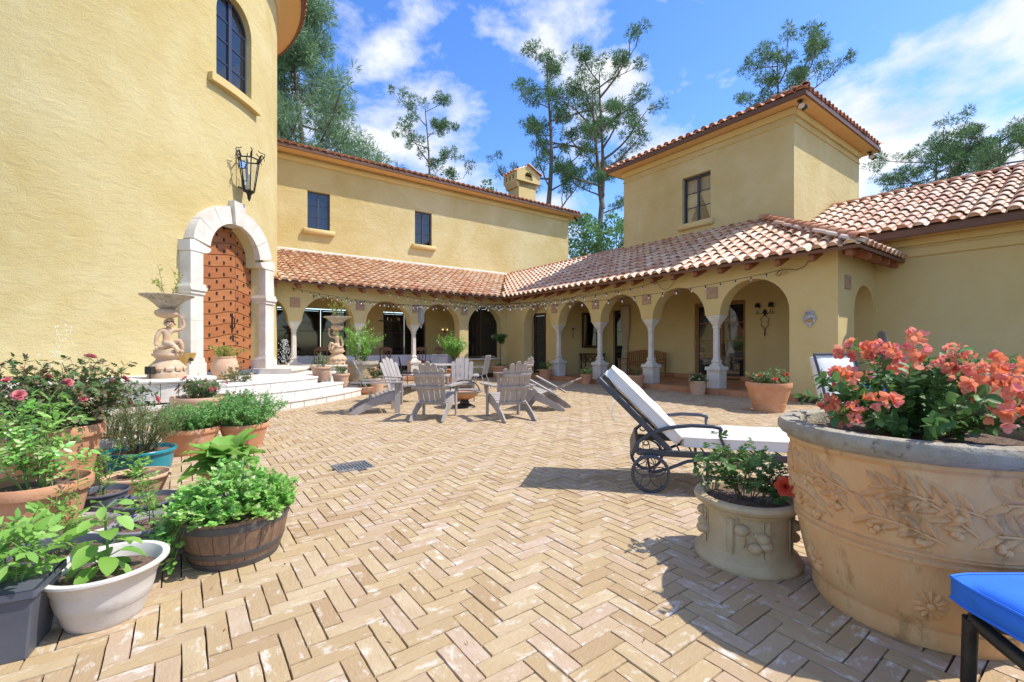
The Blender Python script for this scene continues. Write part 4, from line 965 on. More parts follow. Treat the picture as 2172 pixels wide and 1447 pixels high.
# local: faces +y
for s in (-1, 1):
    obj('arm', MB().tube([(s*.36, -.36, .50), (s*.37, -.2, .60), (s*.37, .12, .62), (s*.37, .32, .58), (s*.37, .36, .50), (s*.36, .34, 0)], .016, 8), M['chaise'], ac, smooth=60)
    obj('rear_leg', MB().tube([(s*.34, -.52, 0), (s*.34, -.32, .36), (s*.34, -.42, .75), (s*.34, -.55, 1.14)], .017, 8), M['chaise'], ac, smooth=60)
obj('seat_frame', MB().bbox((0, 0, .33), (.66, .68, .04), .01), M['chaise'], ac); obj('top_rail', MB().tube([(-.34, -.55, 1.14), (.34, -.55, 1.14)], .017, 8), M['chaise'], ac)
cushion('seat_cushion', .64, .66, .13, 'white_c', ac, Matrix.Identity(3), (-.32, -.30, .36))
b_ = Vector((0, -.26, .96)).normalized(); n_ = Vector((1, 0, 0)).cross(b_)
cushion('back_cushion', .66, .74, .14, 'white_c', ac, Matrix((Vector((1, 0, 0)), b_, n_ * 1)).transposed(), Vector((-.33, -.34, .42)))
pl = thing('pillow', 'bright blue throw pillow on the white lounge chair', 'pillow', ac.location + Vector((0, 0, .0)), RAD(-168))
cushion('cushion_cover', .42, .40, .13, 'blue_c', pl, Matrix((Vector((.96, 0, -.25)), Vector((.2, -.35, .92)).normalized(), Vector((.06, .93, .36)).normalized())).transposed(), Vector((-.27, -.06, .50)))
wk = thing('wicker_chair', 'tall grey wicker chair back beside the plain side wall', 'chair', at(1932, 8.7), RAD(-120))
m = MB()
for i in range(13): x = -.3 + .05*i; m.tube([(x, -.3, .38), (x, -.38, 1.0), (x*.95, -.44, 1.50 + .05*cos(x*5))], .027, 6)
obj('backrest', m, M['wicker'], wk, smooth=60); obj('seat', MB().bbox((0, 0, .36), (.62, .6, .10), .03), M['wicker'], wk)
for x in (-.27, .27):
    for y in (-.26, .26): obj('leg', MB().tube([(x, y, 0), (x, y, .34)], .025, 8), M['wicker'], wk)

# ------------------------------------------------------------------ patio dining set
pt = thing('patio_table', 'round grey metal patio table behind the ring of grey chairs', 'table', (-2.25, 13.3, 0))
obj('top', MB().lathe([(0, .70), (.62, .70), (.65, .715), (.62, .73), (0, .73)], 40), M['adir'], pt, smooth=40)
obj('pedestal', MB().lathe([(0, 0), (.28, 0), (.26, .03), (.06, .08), (.05, .6), (.12, .70), (0, .70)], 24), M['chaise'], pt, smooth=40)
def sling(label, loc, rz, mt):
    t = thing('patio_chair', label, 'chair', loc, rz, 'metal patio chairs')
    for s in (-1, 1):
        obj('side_frame', MB().tube([(s*.26, .30, 0), (s*.26, .26, .44), (s*.26, -.22, .42), (s*.26, -.34, .98)], .014, 6), M['adir'], t, smooth=60)
        obj('rear_leg', MB().tube([(s*.25, -.20, .42), (s*.25, -.36, 0)], .013, 6), M['adir'], t)
        obj('arm', MB().tube([(s*.27, .18, .44), (s*.28, .20, .60), (s*.28, .10, .66), (s*.28, -.27, .64)], .013, 6), M['adir'], t, smooth=60)
    obj('seat', MB().add([(-.25, .26, .445), (.25, .26, .445), (.25, -.22, .425), (-.25, -.22, .425), (-.25, .26, .435), (.25, .26, .435), (.25, -.22, .415), (-.25, -.22, .415)], [(0, 1, 2, 3), (7, 6, 5, 4), (0, 4, 5, 1)]), M[mt], t)
    obj('back_sling', MB().box((0, -.285, .71), (.50, .012, .54), (RAD(12), 0, 0)), M[mt], t); obj('top_rail', MB().tube([(-.26, -.34, .98), (.26, -.34, .98)], .014, 6), M['adir'], t)
    return t
s0 = sling('dark sling patio chair turned side-on, right of the patio table', at(1012, 13.2), RAD(78), 'wicker')
c1 = sling('pale sling patio chair facing the camera across the patio table', at(926, 14.6), RAD(172), 'plastic_g'); obj('seat_pad', MB().bbox((0, .02, .47), (.44, .42, .05), .02), M['f_cream'], c1)
for k, (px, Y, a, lb) in enumerate(((868, 13.7, -70, 'black wire-backed iron chair left of the patio table'), (846, 14.1, -55, 'black wire-backed iron chair partly hidden behind the left-hand grey chairs'))):
    t = thing('iron_chair', lb, 'chair', at(px, Y), RAD(a), 'iron garden chairs')
    m = MB()
    for s in (-1, 1): obj('leg', MB().tube([(s*.2, .2, 0), (s*.2, .2, .44)], .011, 6), M['iron'], t); obj('leg', MB().tube([(s*.2, -.2, .44), (s*.22, -.27, 0)], .011, 6), M['iron'], t)
    obj('seat', MB().lathe([(0, .44), (.23, .44), (.23, .46), (0, .46)], 20), M['iron'], t)
    obj('back_hoop', MB().tube([(.22*cos(q), -.21 - .10*sin(q), .45 + .50*sin(q)) for q in [pi*i/16 for i in range(17)]], .011, 6), M['iron'], t)
    for q in range(7): x = -.15 + .05*q; obj('back_wire', MB().tube([(x, -.21, .46), (x, -.21 - .10*sqrt(max(0, 1-(x/.22)**2)), .45 + .50*sqrt(max(0, 1-(x/.22)**2)))], .004, 4), M['iron'], t)
    for q in (.25, .5, .75): hw_ = .22*sqrt(1-q*q); obj('back_wire', MB().tube([(-hw_, -.21-.1*q, .45+.5*q), (hw_, -.21-.1*q, .45+.5*q)], .004, 4), M['iron'], t)

# ------------------------------------------------------------------ banquet table and chairs under the rear arcade
bt = thing('banquet_table', 'long banquet table under a white cloth in the rear arcade', 'table', uv(6.3, 17.75, .146), AX)
n = 60; vs = []; fs = []
for i in range(n+1):
    x = -3.2 + 6.4*i/n; w_ = .02*sin(i*1.9) + .012*sin(i*.7)
    vs += [(x, -.55 + w_, .34), (x, -.5, .76), (x, .5, .76), (x, .55 - w_, .34)]
for i in range(n):
    for k in range(3): fs.append((i*4+k, i*4+k+1, (i+1)*4+k+1, (i+1)*4+k))
fs += [(0, 1, 2, 3), (n*4+3, n*4+2, n*4+1, n*4)]
obj('tablecloth', MB().add(vs, fs), M['linen'], bt, smooth=50); obj('table_top', MB().box((0, 0, .735), (6.3, .96, .03)), M['brwood'], bt)
for x in (-2.8, 0, 2.8):
    for y in (-.35, .35): obj('leg', MB().tube([(x, y, 0), (x, y, .72)], .035, 8), M['brwood'], bt)
def dchair(label, u, v, rz):
    t = thing('dining_chair', label, 'chair', uv(u, v, .146), AX + rz, 'wooden dining chairs in the rear arcade'); B = M['brwood']
    for s in (-1, 1):
        obj('front_leg', MB().tube([(s*.2, .2, 0), (s*.2, .2, .44)], .02, 6), B, t); obj('back_post', MB().tube([(s*.2, -.26, 0), (s*.2, -.2, .44), (s*.2, -.24, .75), (s*.22, -.30, 1.0)], .02, 6), B, t)
    obj('seat', MB().bbox((0, 0, .46), (.46, .44, .05), .015), B, t)
    cr = [(-.25, .96), (-.2, 1.03), (-.08, 1.08), (.08, 1.08), (.2, 1.03), (.25, .96), (.1, .94), (-.1, .94)]
    obj('crest', MB().prism(cr, lambda x, z, d: (x, -.29 + d, z), -.015, .015), B, t)
    obj('splat', MB().tube([(.075*cos(q), -.26, .72 + .20*sin(q)) for q in [2*pi*i/18 for i in range(18)]], .017, 6, closed=True), B, t); obj('lower_rail', MB().box((0, -.22, .52), (.38, .02, .05)), B, t)
    return t
d0 = dchair('wooden dining chair directly left of the arcade statue', 3.93, 16.95, 0)
def dcp(u, v, rz, lb): c = copy_tree(d0); c.location = uv(u, v, .146); c.rotation_euler = (0, 0, AX + rz); c['label'] = lb
dcp(6.25, 16.95, .05, 'wooden dining chair behind the leafy shrub beside the arcade statue')
dcp(7.72, 16.95, -.04, 'wooden dining chair, left one of the pair near the wind chime'); dcp(8.52, 16.95, .03, 'wooden dining chair, right one of the pair near the wind chime')
dcp(7.0, 18.45, pi, 'wooden dining chair on the far side of the cloth, against the middle window')
dcp(3.3, 18.45, pi, 'wooden dining chair on the far side of the cloth, against the left windows')
# ------------------------------------------------------------------ bench, console, mirror, curtains, sconces in the right arcade
bn_ = thing('garden_bench', 'slatted teak garden bench against the arcade wall', 'bench', uv(13.75, 10.7, .146), AX + pi/2)
# local faces +y = courtyard side (-u)
for s in (-1, 1):
    obj('leg', MB().bbox((s*.85, .25, .31), (.06, .06, .62), .008), M['teak'], bn_); obj('leg', MB().bbox((s*.85, -.25, .44), (.06, .06, .88), .008), M['teak'], bn_)
    obj('arm', MB().bbox((s*.85, .02, .635), (.07, .62, .03), .008), M['teak'], bn_)
for k in range(6): obj('seat_slat', MB().bbox((0, -.22 + .09*k, .43), (1.64, .07, .02), .004), M['teak'], bn_)
crest = [(-.85, .84)] + [(-.85 + 1.7*i/20, .88 + .10*sin(pi*i/20)) for i in range(21)] + [(.85, .84)]
obj('crest', MB().prism(crest, lambda x, z, d: (x, -.26 + d, z), -.015, .015), M['teak'], bn_); obj('lower_rail', MB().box((0, -.255, .50), (1.64, .03, .06)), M['teak'], bn_)
for k in range(17): obj('back_slat', MB().box((-.76 + .095*k, -.255, .69), (.05, .016, .36)), M['teak'], bn_)
cn = thing('console_table', 'dark carved console table under the arcade mirror', 'table', uv(13.35, 12.78, .146), AX + pi)
obj('top', MB().bbox((0, 0, .80), (1.2, .36, .05), .01), M['dkwood'], cn)
for x in (-.52, .52):
    for y in (-.12, .12): obj('leg', MB().tube([(x, y, 0), (x, y, .1), (x, y, .14), (x, y, .3), (x, y, .5), (x, y, .62), (x, y, .78)], [.035, .035, .02, .038, .022, .04, .035], 8), M['dkwood'], cn)
for x in (-.3, 0, .3): obj('fretwork', MB().tube([(x + .12*cos(q), -.12, .58 + .12*sin(q)) for q in [2*pi*i/16 for i in range(16)]], .016, 6, closed=True), M['dkwood'], cn)
mr = thing('wall_mirror', 'tall dark-framed mirror above the console table', 'mirror', uv(13.45, 13.03, 1.25), AX + pi)
for x, z, w_, h_ in ((-.42, .65, .09, 1.4), (.42, .65, .09, 1.4), (0, 1.31, .75, .09), (0, -.01, .75, .09)): obj('frame', MB().bbox((x, .02, z), (w_, .05, h_), .01), M['dkwood'], mr)
obj('glass', MB().box((0, .01, .65), (.76, .012, 1.24)), M['mirror'], mr)
def sconce(label, loc, rz, s=1.0, shades=True, lit=False):
    t = thing('wall_sconce', label, 'wall lamp', loc, rz); I = M['iron']
    obj('back_plate', MB().ball((0, -.03, 0), .09*s, 12, 8, (.7, .35, 1.1)), I, t, smooth=60)
    for q in (-1, 1):
        obj('arm', MB().tube([(0, -.06*s, 0), (q*.10*s, -.10*s, -.05*s), (q*.20*s, -.10*s, -.02*s), (q*.21*s, -.10*s, .10*s)], .010*s, 6), I, t)
        obj('scroll', MB().tube([(q*(.25 + .05*cos(a)*(1-a/9))*s, -.06*s, (-.03 + .05*sin(a)*(1-a/9))*s) for a in [.6*i for i in range(11)]], .007*s, 5), I, t)
        obj('candle', MB().tube([(q*.21*s, -.10*s, .10*s), (q*.21*s, -.10*s, .19*s)], .012*s, 8), M['cream'] if lit else M['lime'], t)
        if shades: obj('shade', MB().lathe([(.085*s, .17*s), (.06*s, .31*s), (.055*s, .31*s), (.08*s, .17*s)], 16, (q*.21*s, -.10*s, 0)), I, t, smooth=60)
        obj('tail_scroll', MB().tube([(q*.02*s, -.04*s, -.1*s), (q*.14*s, -.04*s, -.22*s), (q*.09*s, -.04*s, -.33*s), (q*.13*s, -.04*s, -.40*s), (q*.03*s, -.04*s, -.50*s), (0, -.04*s, -.62*s)], .009*s, 6), I, t, smooth=60)
    obj('finial', MB().tube([(0, -.04*s, -.58*s), (0, -.04*s, -.72*s), (0, -.04*s, -.78*s)], [.008*s, .022*s, .002], 6), I, t)
    return t
sconce('black iron wall sconce with two dark shades under the last right-hand arch', uv(UI, 6.55, 2.28), AX - pi/2, .92)
sconce('small black candle sconce beside the arcade mirror', uv(12.5, 13.05, 1.95), AX, .5, False)
sconce('small lit candle sconce on the rear arcade wall', uv(9.85, 18.78, 1.95), AX, .55, False, True)
# the plain wall there needs its own light only from the two candle flames (emissive candles above)
def curtain(label, u, v, w_, z0, z1, rz, tie=True):
    t = thing('curtain', label, 'curtain', uv(u, v, z0), AX + rz); vs = []; fs = []; n = 36; r_ = 10; H = z1 - z0
    for r in range(r_+1):
        zt = r/r_; k = 1 - (.45*math.exp(-((zt-.42)/.16)**2) if tie else 0)
        for c in range(n+1):
            q = c/n; vs.append(((q - .5)*w_*k, -.03 - .025*sin(q*34 + .4*sin(r)), zt*H))
    for r in range(r_):
        for c in range(n): fs.append((r*(n+1)+c, r*(n+1)+c+1, (r+1)*(n+1)+c+1, (r+1)*(n+1)+c))
    obj('drape', MB().add(vs, fs), M['curtain'], t, smooth=70); obj('rod', MB().tube([(-w_/2 - .05, -.03, H), (w_/2 + .05, -.03, H)], .012, 6), M['iron'], t)
    if tie: obj('tieback', MB().tube([(.29*w_*cos(a), -.03 + .055*sin(a), .42*H) for a in [2*pi*i/14 for i in range(14)]], .014, 6, closed=True), M['curtain'], t)
curtain('long cream curtain tied back beside the arcade mirror', UI - .06, 11.85, .42, .15, 2.85, -pi/2)
# chandelier and wind chime in the rear arcade
cd_ = thing('chandelier', 'black iron ring chandelier hanging in the rear arcade', 'chandelier', uv(6.6, 17.2, 2.25), AX)
obj('ring', MB().tube([(.42*cos(a), .42*sin(a), 0) for a in [2*pi*i/28 for i in range(28)]], .014, 6, closed=True), M['iron'], cd_)
for k in range(6):
    a = 2*pi*k/6; p = Vector((.42*cos(a), .42*sin(a), 0)); obj('chain', MB().tube([p, (0, 0, .62)], .006, 4), M['iron'], cd_); obj('candle', MB().tube([p, p + Vector((0, 0, .12))], .014, 6), M['lime'], cd_)
obj('hook', MB().tube([(0, 0, .62), (0, 0, 1.16)], .006, 4), M['iron'], cd_)
wc = thing('wind_chime', 'silver tubular wind chime hanging from the rear arcade eave', 'wind chime', at(893, 16.4, 2.35))
obj('cap', MB().lathe([(0, .38), (.05, .36), (.15, .30), (.15, .28), (0, .28)], 16), M['steel'], wc)
for k in range(6): a = 2*pi*k/6; obj('chime_tube', MB().tube([(.1*cos(a), .1*sin(a), .27), (.1*cos(a), .1*sin(a), -.22 - .06*(k % 3))], .017, 8), M['steel'], wc)
obj('cord', MB().tube([(0, 0, .38), (0, 0, .84)], .004, 4), M['wire'], wc); obj('striker', MB().lathe([(0, -.34), (.03, -.34), (.03, -.44), (0, -.44)], 8), M['steel'], wc)
# ------------------------------------------------------------------ lantern over the door, floodlights, plaque, spout
ln = thing('wall_lantern', 'ornate black iron lantern above the arched door', 'wall lamp', pol(TR + .30, RAD(-5.5), 5.25), AD)
ln.scale = (1.25, 1.25, 1.2)
def hexr(r, z): return [(r*cos(2*pi*k/6 + .3), r*sin(2*pi*k/6 + .3), z) for k in range(6)]
for k in range(6):
    a, b = hexr(.10, -.05)[k], hexr(.20, .62)[k]; obj('bar', MB().tube([a, b], .011, 5), M['iron'], ln)
    a2, b2 = hexr(.095, -.04)[(k+1) % 6], hexr(.195, .61)[(k+1) % 6]; a1, b1 = hexr(.095, -.04)[k], hexr(.195, .61)[k]
    obj('pane', MB().add([a1, a2, b2, b1], [(0, 1, 2, 3)]), M['glass_t'], ln)
    q = 2*pi*k/6 + .3; d = Vector((cos(q), sin(q), 0))
    obj('crown_scroll', MB().tube([Vector((0, 0, .62)) + d*(.2 + .12*sin(t)*1.0*(1 - t/8)) + Vector((0, 0, .02 + .055*t - .02*cos(2*t))) for t in [.4*i for i in range(10)]], .009, 5), M['iron'], ln)
    obj('leaf_curl', MB().tube([Vector((0, 0, .63)) + d*(.19 + .05*t) + Vector((0, 0, .10*sin(t*1.6))) for t in [.3*i for i in range(8)]], [.02, .02, .018, .016, .012, .01, .008, .004], 5), M['iron'], ln)
obj('top_ring', MB().tube(hexr(.20, .62), .015, 6, closed=True), M['iron'], ln); obj('lower_ring', MB().tube(hexr(.10, -.05), .013, 6, closed=True), M['iron'], ln)
obj('finial', MB().tube([(0, 0, -.05), (0, 0, -.12), (0, 0, -.2), (0, 0, -.26)], [.09, .04, .03, .006], 8), M['iron'], ln); obj('lamp_tube', MB().tube([(0, 0, 0), (0, 0, .3)], .025, 8), M['lime'], ln)
obj('wall_bracket', MB().tube([(-.32, 0, .1), (-.15, 0, .02), (0, 0, -.10)], .014, 6), M['iron'], ln); obj('wall_bracket', MB().tube([(-.32, 0, .5), (-.2, 0, .5)], .014, 6), M['iron'], ln)
def flood(label, loc, a):
    t = thing('floodlight', label, 'floodlight', loc, a); obj('mount', MB().lathe([(0, 0), (.07, 0), (.07, -.03), (0, -.05)], 14), M['bronze'], t)
    for s in (-1, 1):
        d = Vector((s*.55, -.35, -.75)).normalized(); h_ = obj('lamp_head', MB().tube([Vector((0, 0, -.04)) + d*q for q in (0, .05, .10, .24, .26)], [.015, .02, .045, .09, .085], 14), M['bronze'], t, smooth=50)
        obj('lens', MB().tube([Vector((0, 0, -.04)) + d*.255, Vector((0, 0, -.04)) + d*.264], .078, 14), M['lime'], h_)
flood('twin bronze floodlight under the square tower eave, near corner', uv(14.05, 5.5, 8.17), AX); flood('twin bronze floodlight under the square tower eave, right end', uv(19.8, 5.5, 8.17), AX); flood('twin bronze floodlight under the far end of the rear eave', uv(19.3, 19.95, 9.1), AX)
cp_ = thing('ceramic_plaque', 'small painted ceramic wall font on the arcade corner pier', 'plaque', uv(UF - .02, 4.22, 1.86), AX - pi/2)
out = [(0, .20), (.05, .17), (.09, .15), (.08, .09), (.12, .05), (.13, -.02), (.10, -.07), (.05, -.11), (.03, -.17), (0, -.19)]
out = out + [(-x, z) for x, z in out[-2:0:-1]]
obj('backing', MB().prism(out, lambda x, z, d: (x, d, z), -.02, .02), M['ceramic'], cp_); obj('bowl', MB().ball((0, -.03, -.03), .075, 12, 8, (1, .6, .55)), M['yceramic'], cp_, smooth=60); obj('crest', MB().tube([(-.07, -.03, .1), (0, -.04, .14), (.07, -.03, .1)], .014, 6), M['ceramic'], cp_)
sp = thing('spout_pot', 'yellow ceramic wall spout beside the cherub statue left of the door', 'spout', pol(TR + .02, RAD(-21.5), .75))
a_ = RAD(-21.5); obj('bowl', MB().lathe([(0, -.02), (.10, 0), (.16, .2), (.20, .36), (.17, .36), (.1, .1), (0, .08)], 20, (.12*cos(a_), .12*sin(a_), 0)), M['yceramic'], sp, smooth=50); obj('nozzle', MB().tube([(.26*cos(a_), .26*sin(a_), .22), (.36*cos(a_), .36*sin(a_), .2)], [.05, .02], 8), M['bronze'], sp)
sl_ = thing('spotlight', 'small square black garden spotlight on the left fountain ledge', 'spotlight', at(318, 8.05, .655))
obj('housing', MB().bbox((0, 0, .17), (.14, .09, .14), .012), M['bronze'], sl_); obj('lens', MB().box((0, -.048, .17), (.10, .006, .10)), M['glass'], sl_); obj('stand', MB().tube([(0, 0, 0), (0, 0, .11)], .012, 6), M['bronze'], sl_)
# ------------------------------------------------------------------ string lights
def strand(label, a, b, sag, n):
    a, b = Vector(a), Vector(b); t = thing('string_lights', label, 'string lights', a); L_ = lambda q: (b - a)*q - Vector((0, 0, 4*sag*q*(1-q)))
    obj('cable', MB().tube([L_(i/40) for i in range(41)], .006, 5), M['wire'], t)
    for i in range(1, n):
        p = L_(i/n) + Vector((0, 0, -.01)); o = obj('socket', SOCK, None, t, p); obj('bulb', BULB, None, t, p, (rng.uniform(-.3, .3), rng.uniform(-.3, .3), 0))
SOCK = MB().tube([(0, 0, .0), (0, 0, -.05)], .014, 6).mesh('socket'); SOCK.materials.append(M['wire'])
BULB = MB().lathe([(.009, -.05), (.014, -.058), (.022, -.078), (.020, -.095), (.010, -.107), (0, -.11)], 8).mesh('bulb', 60); BULB.materials.append(M['bulb'])
e1 = uv(UF - .1, 4.75, 3.02)
strand('string lights crossing the courtyard from the round tower to the last right-hand arch', pol(TR, RAD(28), 3.25), e1, .80, 44)
strand('string lights from the round tower sagging to the middle of the right arcade', pol(TR, RAD(31), 3.15), uv(UF - .1, 9.3, 3.05), .55, 36)
strand('string lights from the rear eave near the statue to the right arcade eave', uv(5.6, 15.25, 3.15), uv(10.9, 7.6, 3.1), .55, 28)
strand('string lights from the middle of the rear eave to the far right arcade bays', uv(7.4, 15.25, 3.15), uv(10.9, 10.2, 3.1), .5, 22)
strand('short string lights closest to the inner corner of the arcades', uv(8.8, 15.25, 3.15), uv(10.9, 12.2, 3.1), .38, 14)

ex = thing('extension_cord', 'black cord with orange plug looped under the arcade eave', 'cord', uv(UF - .03, 4.75, 3.02), AX - pi/2)
obj('cable', MB().tube([(.55, -.02, .18), (.45, -.04, .02), (.28, -.05, -.04), (.12, -.05, .0), (0, -.05, .02), (-.10, -.05, -.03), (-.16, -.05, -.10), (-.10, -.05, -.13), (-.02, -.05, -.08)], .008, 6), M['wire'], ex, smooth=60)
obj('plug', MB().bbox((.03, -.05, -.06), (.09, .05, .05), .012), M['terra'], ex)
ex2 = thing('loose_cable', 'thin dark cable drooping below the middle of the arcade eave', 'cable', uv(UF - .03, 7.9, 3.1), AX - pi/2)
obj('cable', MB().tube([(-.35 + .7*i/14, -.03, .08 - .30*sin(pi*i/14)) for i in range(15)], .006, 5), M['wire'], ex2, smooth=60)
# ------------------------------------------------------------------ leaf machinery
class LV:
    def __init__(s): s.P = []; s.D = []; s.N = []; s.L = []; s.W = []; s.R = []
    def leaf(s, p, d, n, l, w, r=None):
        s.P.append(tuple(p)); s.D.append(tuple(d)); s.N.append(tuple(n)); s.L.append(l); s.W.append(w); s.R.append(rng.random() if r is None else r)
    def mesh(s, name, shape='kite', droop=.12):
        P, D, N = (np.array(a, float).reshape(-1, 3) for a in (s.P, s.D, s.N)); L_ = np.array(s.L)[:, None]; W_ = np.array(s.W)[:, None]
        D /= np.linalg.norm(D, axis=1, keepdims=True) + 1e-9; Sd = np.cross(D, N); Sd /= np.linalg.norm(Sd, axis=1, keepdims=True) + 1e-9; N = np.cross(Sd, D)
        n = len(P)
        if shape == 'kite':
            V = np.stack([P, P + D*L_*.45 - Sd*W_/2 + N*W_*.12, P + D*L_ - N*L_*droop, P + D*L_*.45 + Sd*W_/2 + N*W_*.12], 1).reshape(-1, 3)
            i = np.arange(n)[:, None]*4; Fc = np.concatenate([i + [0, 3, 2], i + [0, 2, 1]], 1).reshape(-1, 3).tolist(); k = 2
        elif shape == 'blade':
            V = np.stack([P - Sd*W_/2, P + Sd*W_/2, P + D*L_ - N*L_*droop], 1).reshape(-1, 3); i = np.arange(n)[:, None]*3; Fc = (i + [0, 1, 2]).tolist(); k = 1
        elif shape in ('oval', 'ruffle'):
            ts = [0, .18, .42, .68, .88, 1.0]; ws = [.10, .72, 1.0, .90, .55, .08]; rows_ = []
            for tq, wq in zip(ts, ws):
                jit = nrg.normal(0, .10, (n, 2)) if shape == 'ruffle' else np.zeros((n, 2)); mid = P + D*L_*tq - N*(L_*droop*tq*tq)
                rows_ += [mid - Sd*W_*.5*wq + N*W_*(.14*wq + jit[:, :1]), mid - N*W_*.03, mid + Sd*W_*.5*wq + N*W_*(.14*wq + jit[:, 1:])]
            V = np.stack(rows_, 1).reshape(-1, 3); i = np.arange(n)[:, None]*18; Fc = []
            Fc = np.concatenate([i + [r*3+c, r*3+c+1, r*3+c+4, r*3+c+3] for r in range(5) for c in range(2)], 1).reshape(-1, 4).tolist(); k = 10
        else:
            b = P; m1 = P + D*L_*.28 - N*W_*.06; m2 = P + D*L_*.65 - N*(L_*droop*.4 + W_*.06); t = P + D*L_ - N*L_*droop
            l1 = P + D*L_*.22 - Sd*W_*.40 + N*W_*.10; l2 = P + D*L_*.58 - Sd*W_*.48 - N*(L_*droop*.4) + N*W_*.06
            r1 = P + D*L_*.22 + Sd*W_*.40 + N*W_*.10; r2 = P + D*L_*.58 + Sd*W_*.48 - N*(L_*droop*.4) + N*W_*.06
            V = np.stack([b, l1, l2, t, r2, r1, m1, m2], 1).reshape(-1, 3); Fc = []
            for q in range(n):
                o = q*8; Fc += [(o, o+5, o+6), (o, o+6, o+1), (o+5, o+4, o+7, o+6), (o+6, o+7, o+2, o+1), (o+7, o+4, o+3), (o+7, o+3, o+2)]
            k = 6
        me = bpy.data.meshes.new(name); me.from_pydata(V.tolist(), [], Fc)
        a = me.attributes.new('rnd', 'FLOAT', 'FACE'); a.data.foreach_set('value', np.repeat(np.array(s.R), k).astype(np.float32))
        if shape in ('round', 'oval', 'ruffle'): me.polygons.foreach_set('use_smooth', [True]*len(me.polygons))
        me.update(); return me
def rv(): 
    while True:
        v = Vector((rng.uniform(-1, 1), rng.uniform(-1, 1), rng.uniform(-1, 1)))
        if .05 < v.length < 1: return v.normalized()
def sprig(lv, sm, base, d, length, nl, l, w, droop=.25, start=.15, r=.004, side=0.9, upn=.6, comp=0):
    base, d = Vector(base), Vector(d).normalized(); pts = []; p = base.copy(); q = d.copy(); n = 6
    for i in range(n+1):
        pts.append(p.copy()); q = (q + Vector((rng.gauss(0, .12), rng.gauss(0, .12), -droop*i/n*.5 + .03))).normalized(); p = p + q*(length/n)
    if sm is not None: sm.tube(pts, [r*(1 - .75*i/n) for i in range(n+1)], 4, cap=False)
    for k in range(nl):
        t = start + (1-start)*(k + rng.random()*.6)/nl; i = min(int(t*n), n-1); f = t*n - i; p = pts[i].lerp(pts[i+1], min(1, f)); ax = (pts[i+1] - pts[i]).normalized()
        o = ax.orthogonal().normalized(); a = k*2.4 + rng.random(); rad = o*cos(a) + ax.cross(o)*sin(a)
        dd = (rad*side + ax*.5 + Vector((0, 0, .12))).normalized(); nn = (Vector((0, 0, 1))*upn + rv()*.5 + ax*.3).normalized(); z = rng.uniform(.7, 1.15)
        if comp: compound(lv, sm, p, dd, nn, comp*z, l*z, w*z)
        else: lv.leaf(p, dd, nn, l*z, w*z)
    return pts
def compound(lv, sm, p, d, nn, ln, l, w, pairs=2):
    s = d.cross(nn).normalized(); R_ = rng.random()
    for k in range(1, pairs+1):
        q = p + d*(ln*k/(pairs+.6)) - Vector((0, 0, ln*.08*k))
        for e in (-1, 1): lv.leaf(q, (s*e + d*.5).normalized(), (nn + rv()*.3), l, w, min(.99, max(0, R_ + rng.gauss(0, .12))))
    lv.leaf(p + d*ln*.85 - Vector((0, 0, ln*.15)), d, nn, l*1.3, w*1.3, R_)
    if sm is not None: sm.tube([p, p + d*ln*.9 - Vector((0, 0, ln*.12))], .0015, 3, cap=False)
def rose_mesh(name, mt, s):
    lv = LV()
    for ring_, (n, rr, tilt, L_) in enumerate(((6, .2, .25, .55), (6, .15, .7, .5), (5, .08, 1.1, .42), (4, .03, 1.4, .34))):
        for k in range(n):
            a = 2*pi*(k + .5*ring_)/n; d = Vector((cos(a)*cos(tilt), sin(a)*cos(tilt), sin(tilt))); nn = Vector((-cos(a)*sin(tilt), -sin(a)*sin(tilt), cos(tilt)))
            lv.leaf(Vector((cos(a), sin(a), 0))*rr*s*.3, d, nn, L_*s, L_*s*1.1, rng.random()*.9)
    me = lv.mesh(name, 'oval', .05); me.materials.append(M[mt]); return me
FL = {k: rose_mesh('rose_flower', mt, s) for k, (mt, s) in dict(pink=('f_pink', .07), coral=('f_coral', .075), cream=('f_cream', .055), mag=('f_mag', .05), boug=('f_boug', .075)).items()}
def bract_mesh(s, n):
    lv = LV()
    for q in range(n):
        ax = (rv() + Vector((0, 0, .7))).normalized(); c = rv()*s*(.9 if n > 1 else 0); o = ax.orthogonal().normalized(); o2 = ax.cross(o); R_ = rng.random()*.85; a0 = rng.random()*6
        for k in range(3):
            a = a0 + 2*pi*k/3; rad = o*cos(a) + o2*sin(a); lv.leaf(c, rad*.85 + ax*.55, ax*.8 - rad*.6, s, s*.8, min(.95, R_ + rng.random()*.12))
    me = lv.mesh('bract_flower', 'oval', -.12); me.materials.append(M['f_boug']); return me
BR = [bract_mesh(.032, 5), bract_mesh(.028, 6), bract_mesh(.036, 4), bract_mesh(.030, 3)]
def flower(parent, kind, p, out=None, s=1.0):
    me = kind if not isinstance(kind, str) else FL[kind]
    out = Vector(out) if out is not None else Vector((0, 0, 1)); o = obj('flower', me, None, parent, p, out.to_track_quat('Z', 'Y').to_euler()); o.scale = (s, s, s); return o
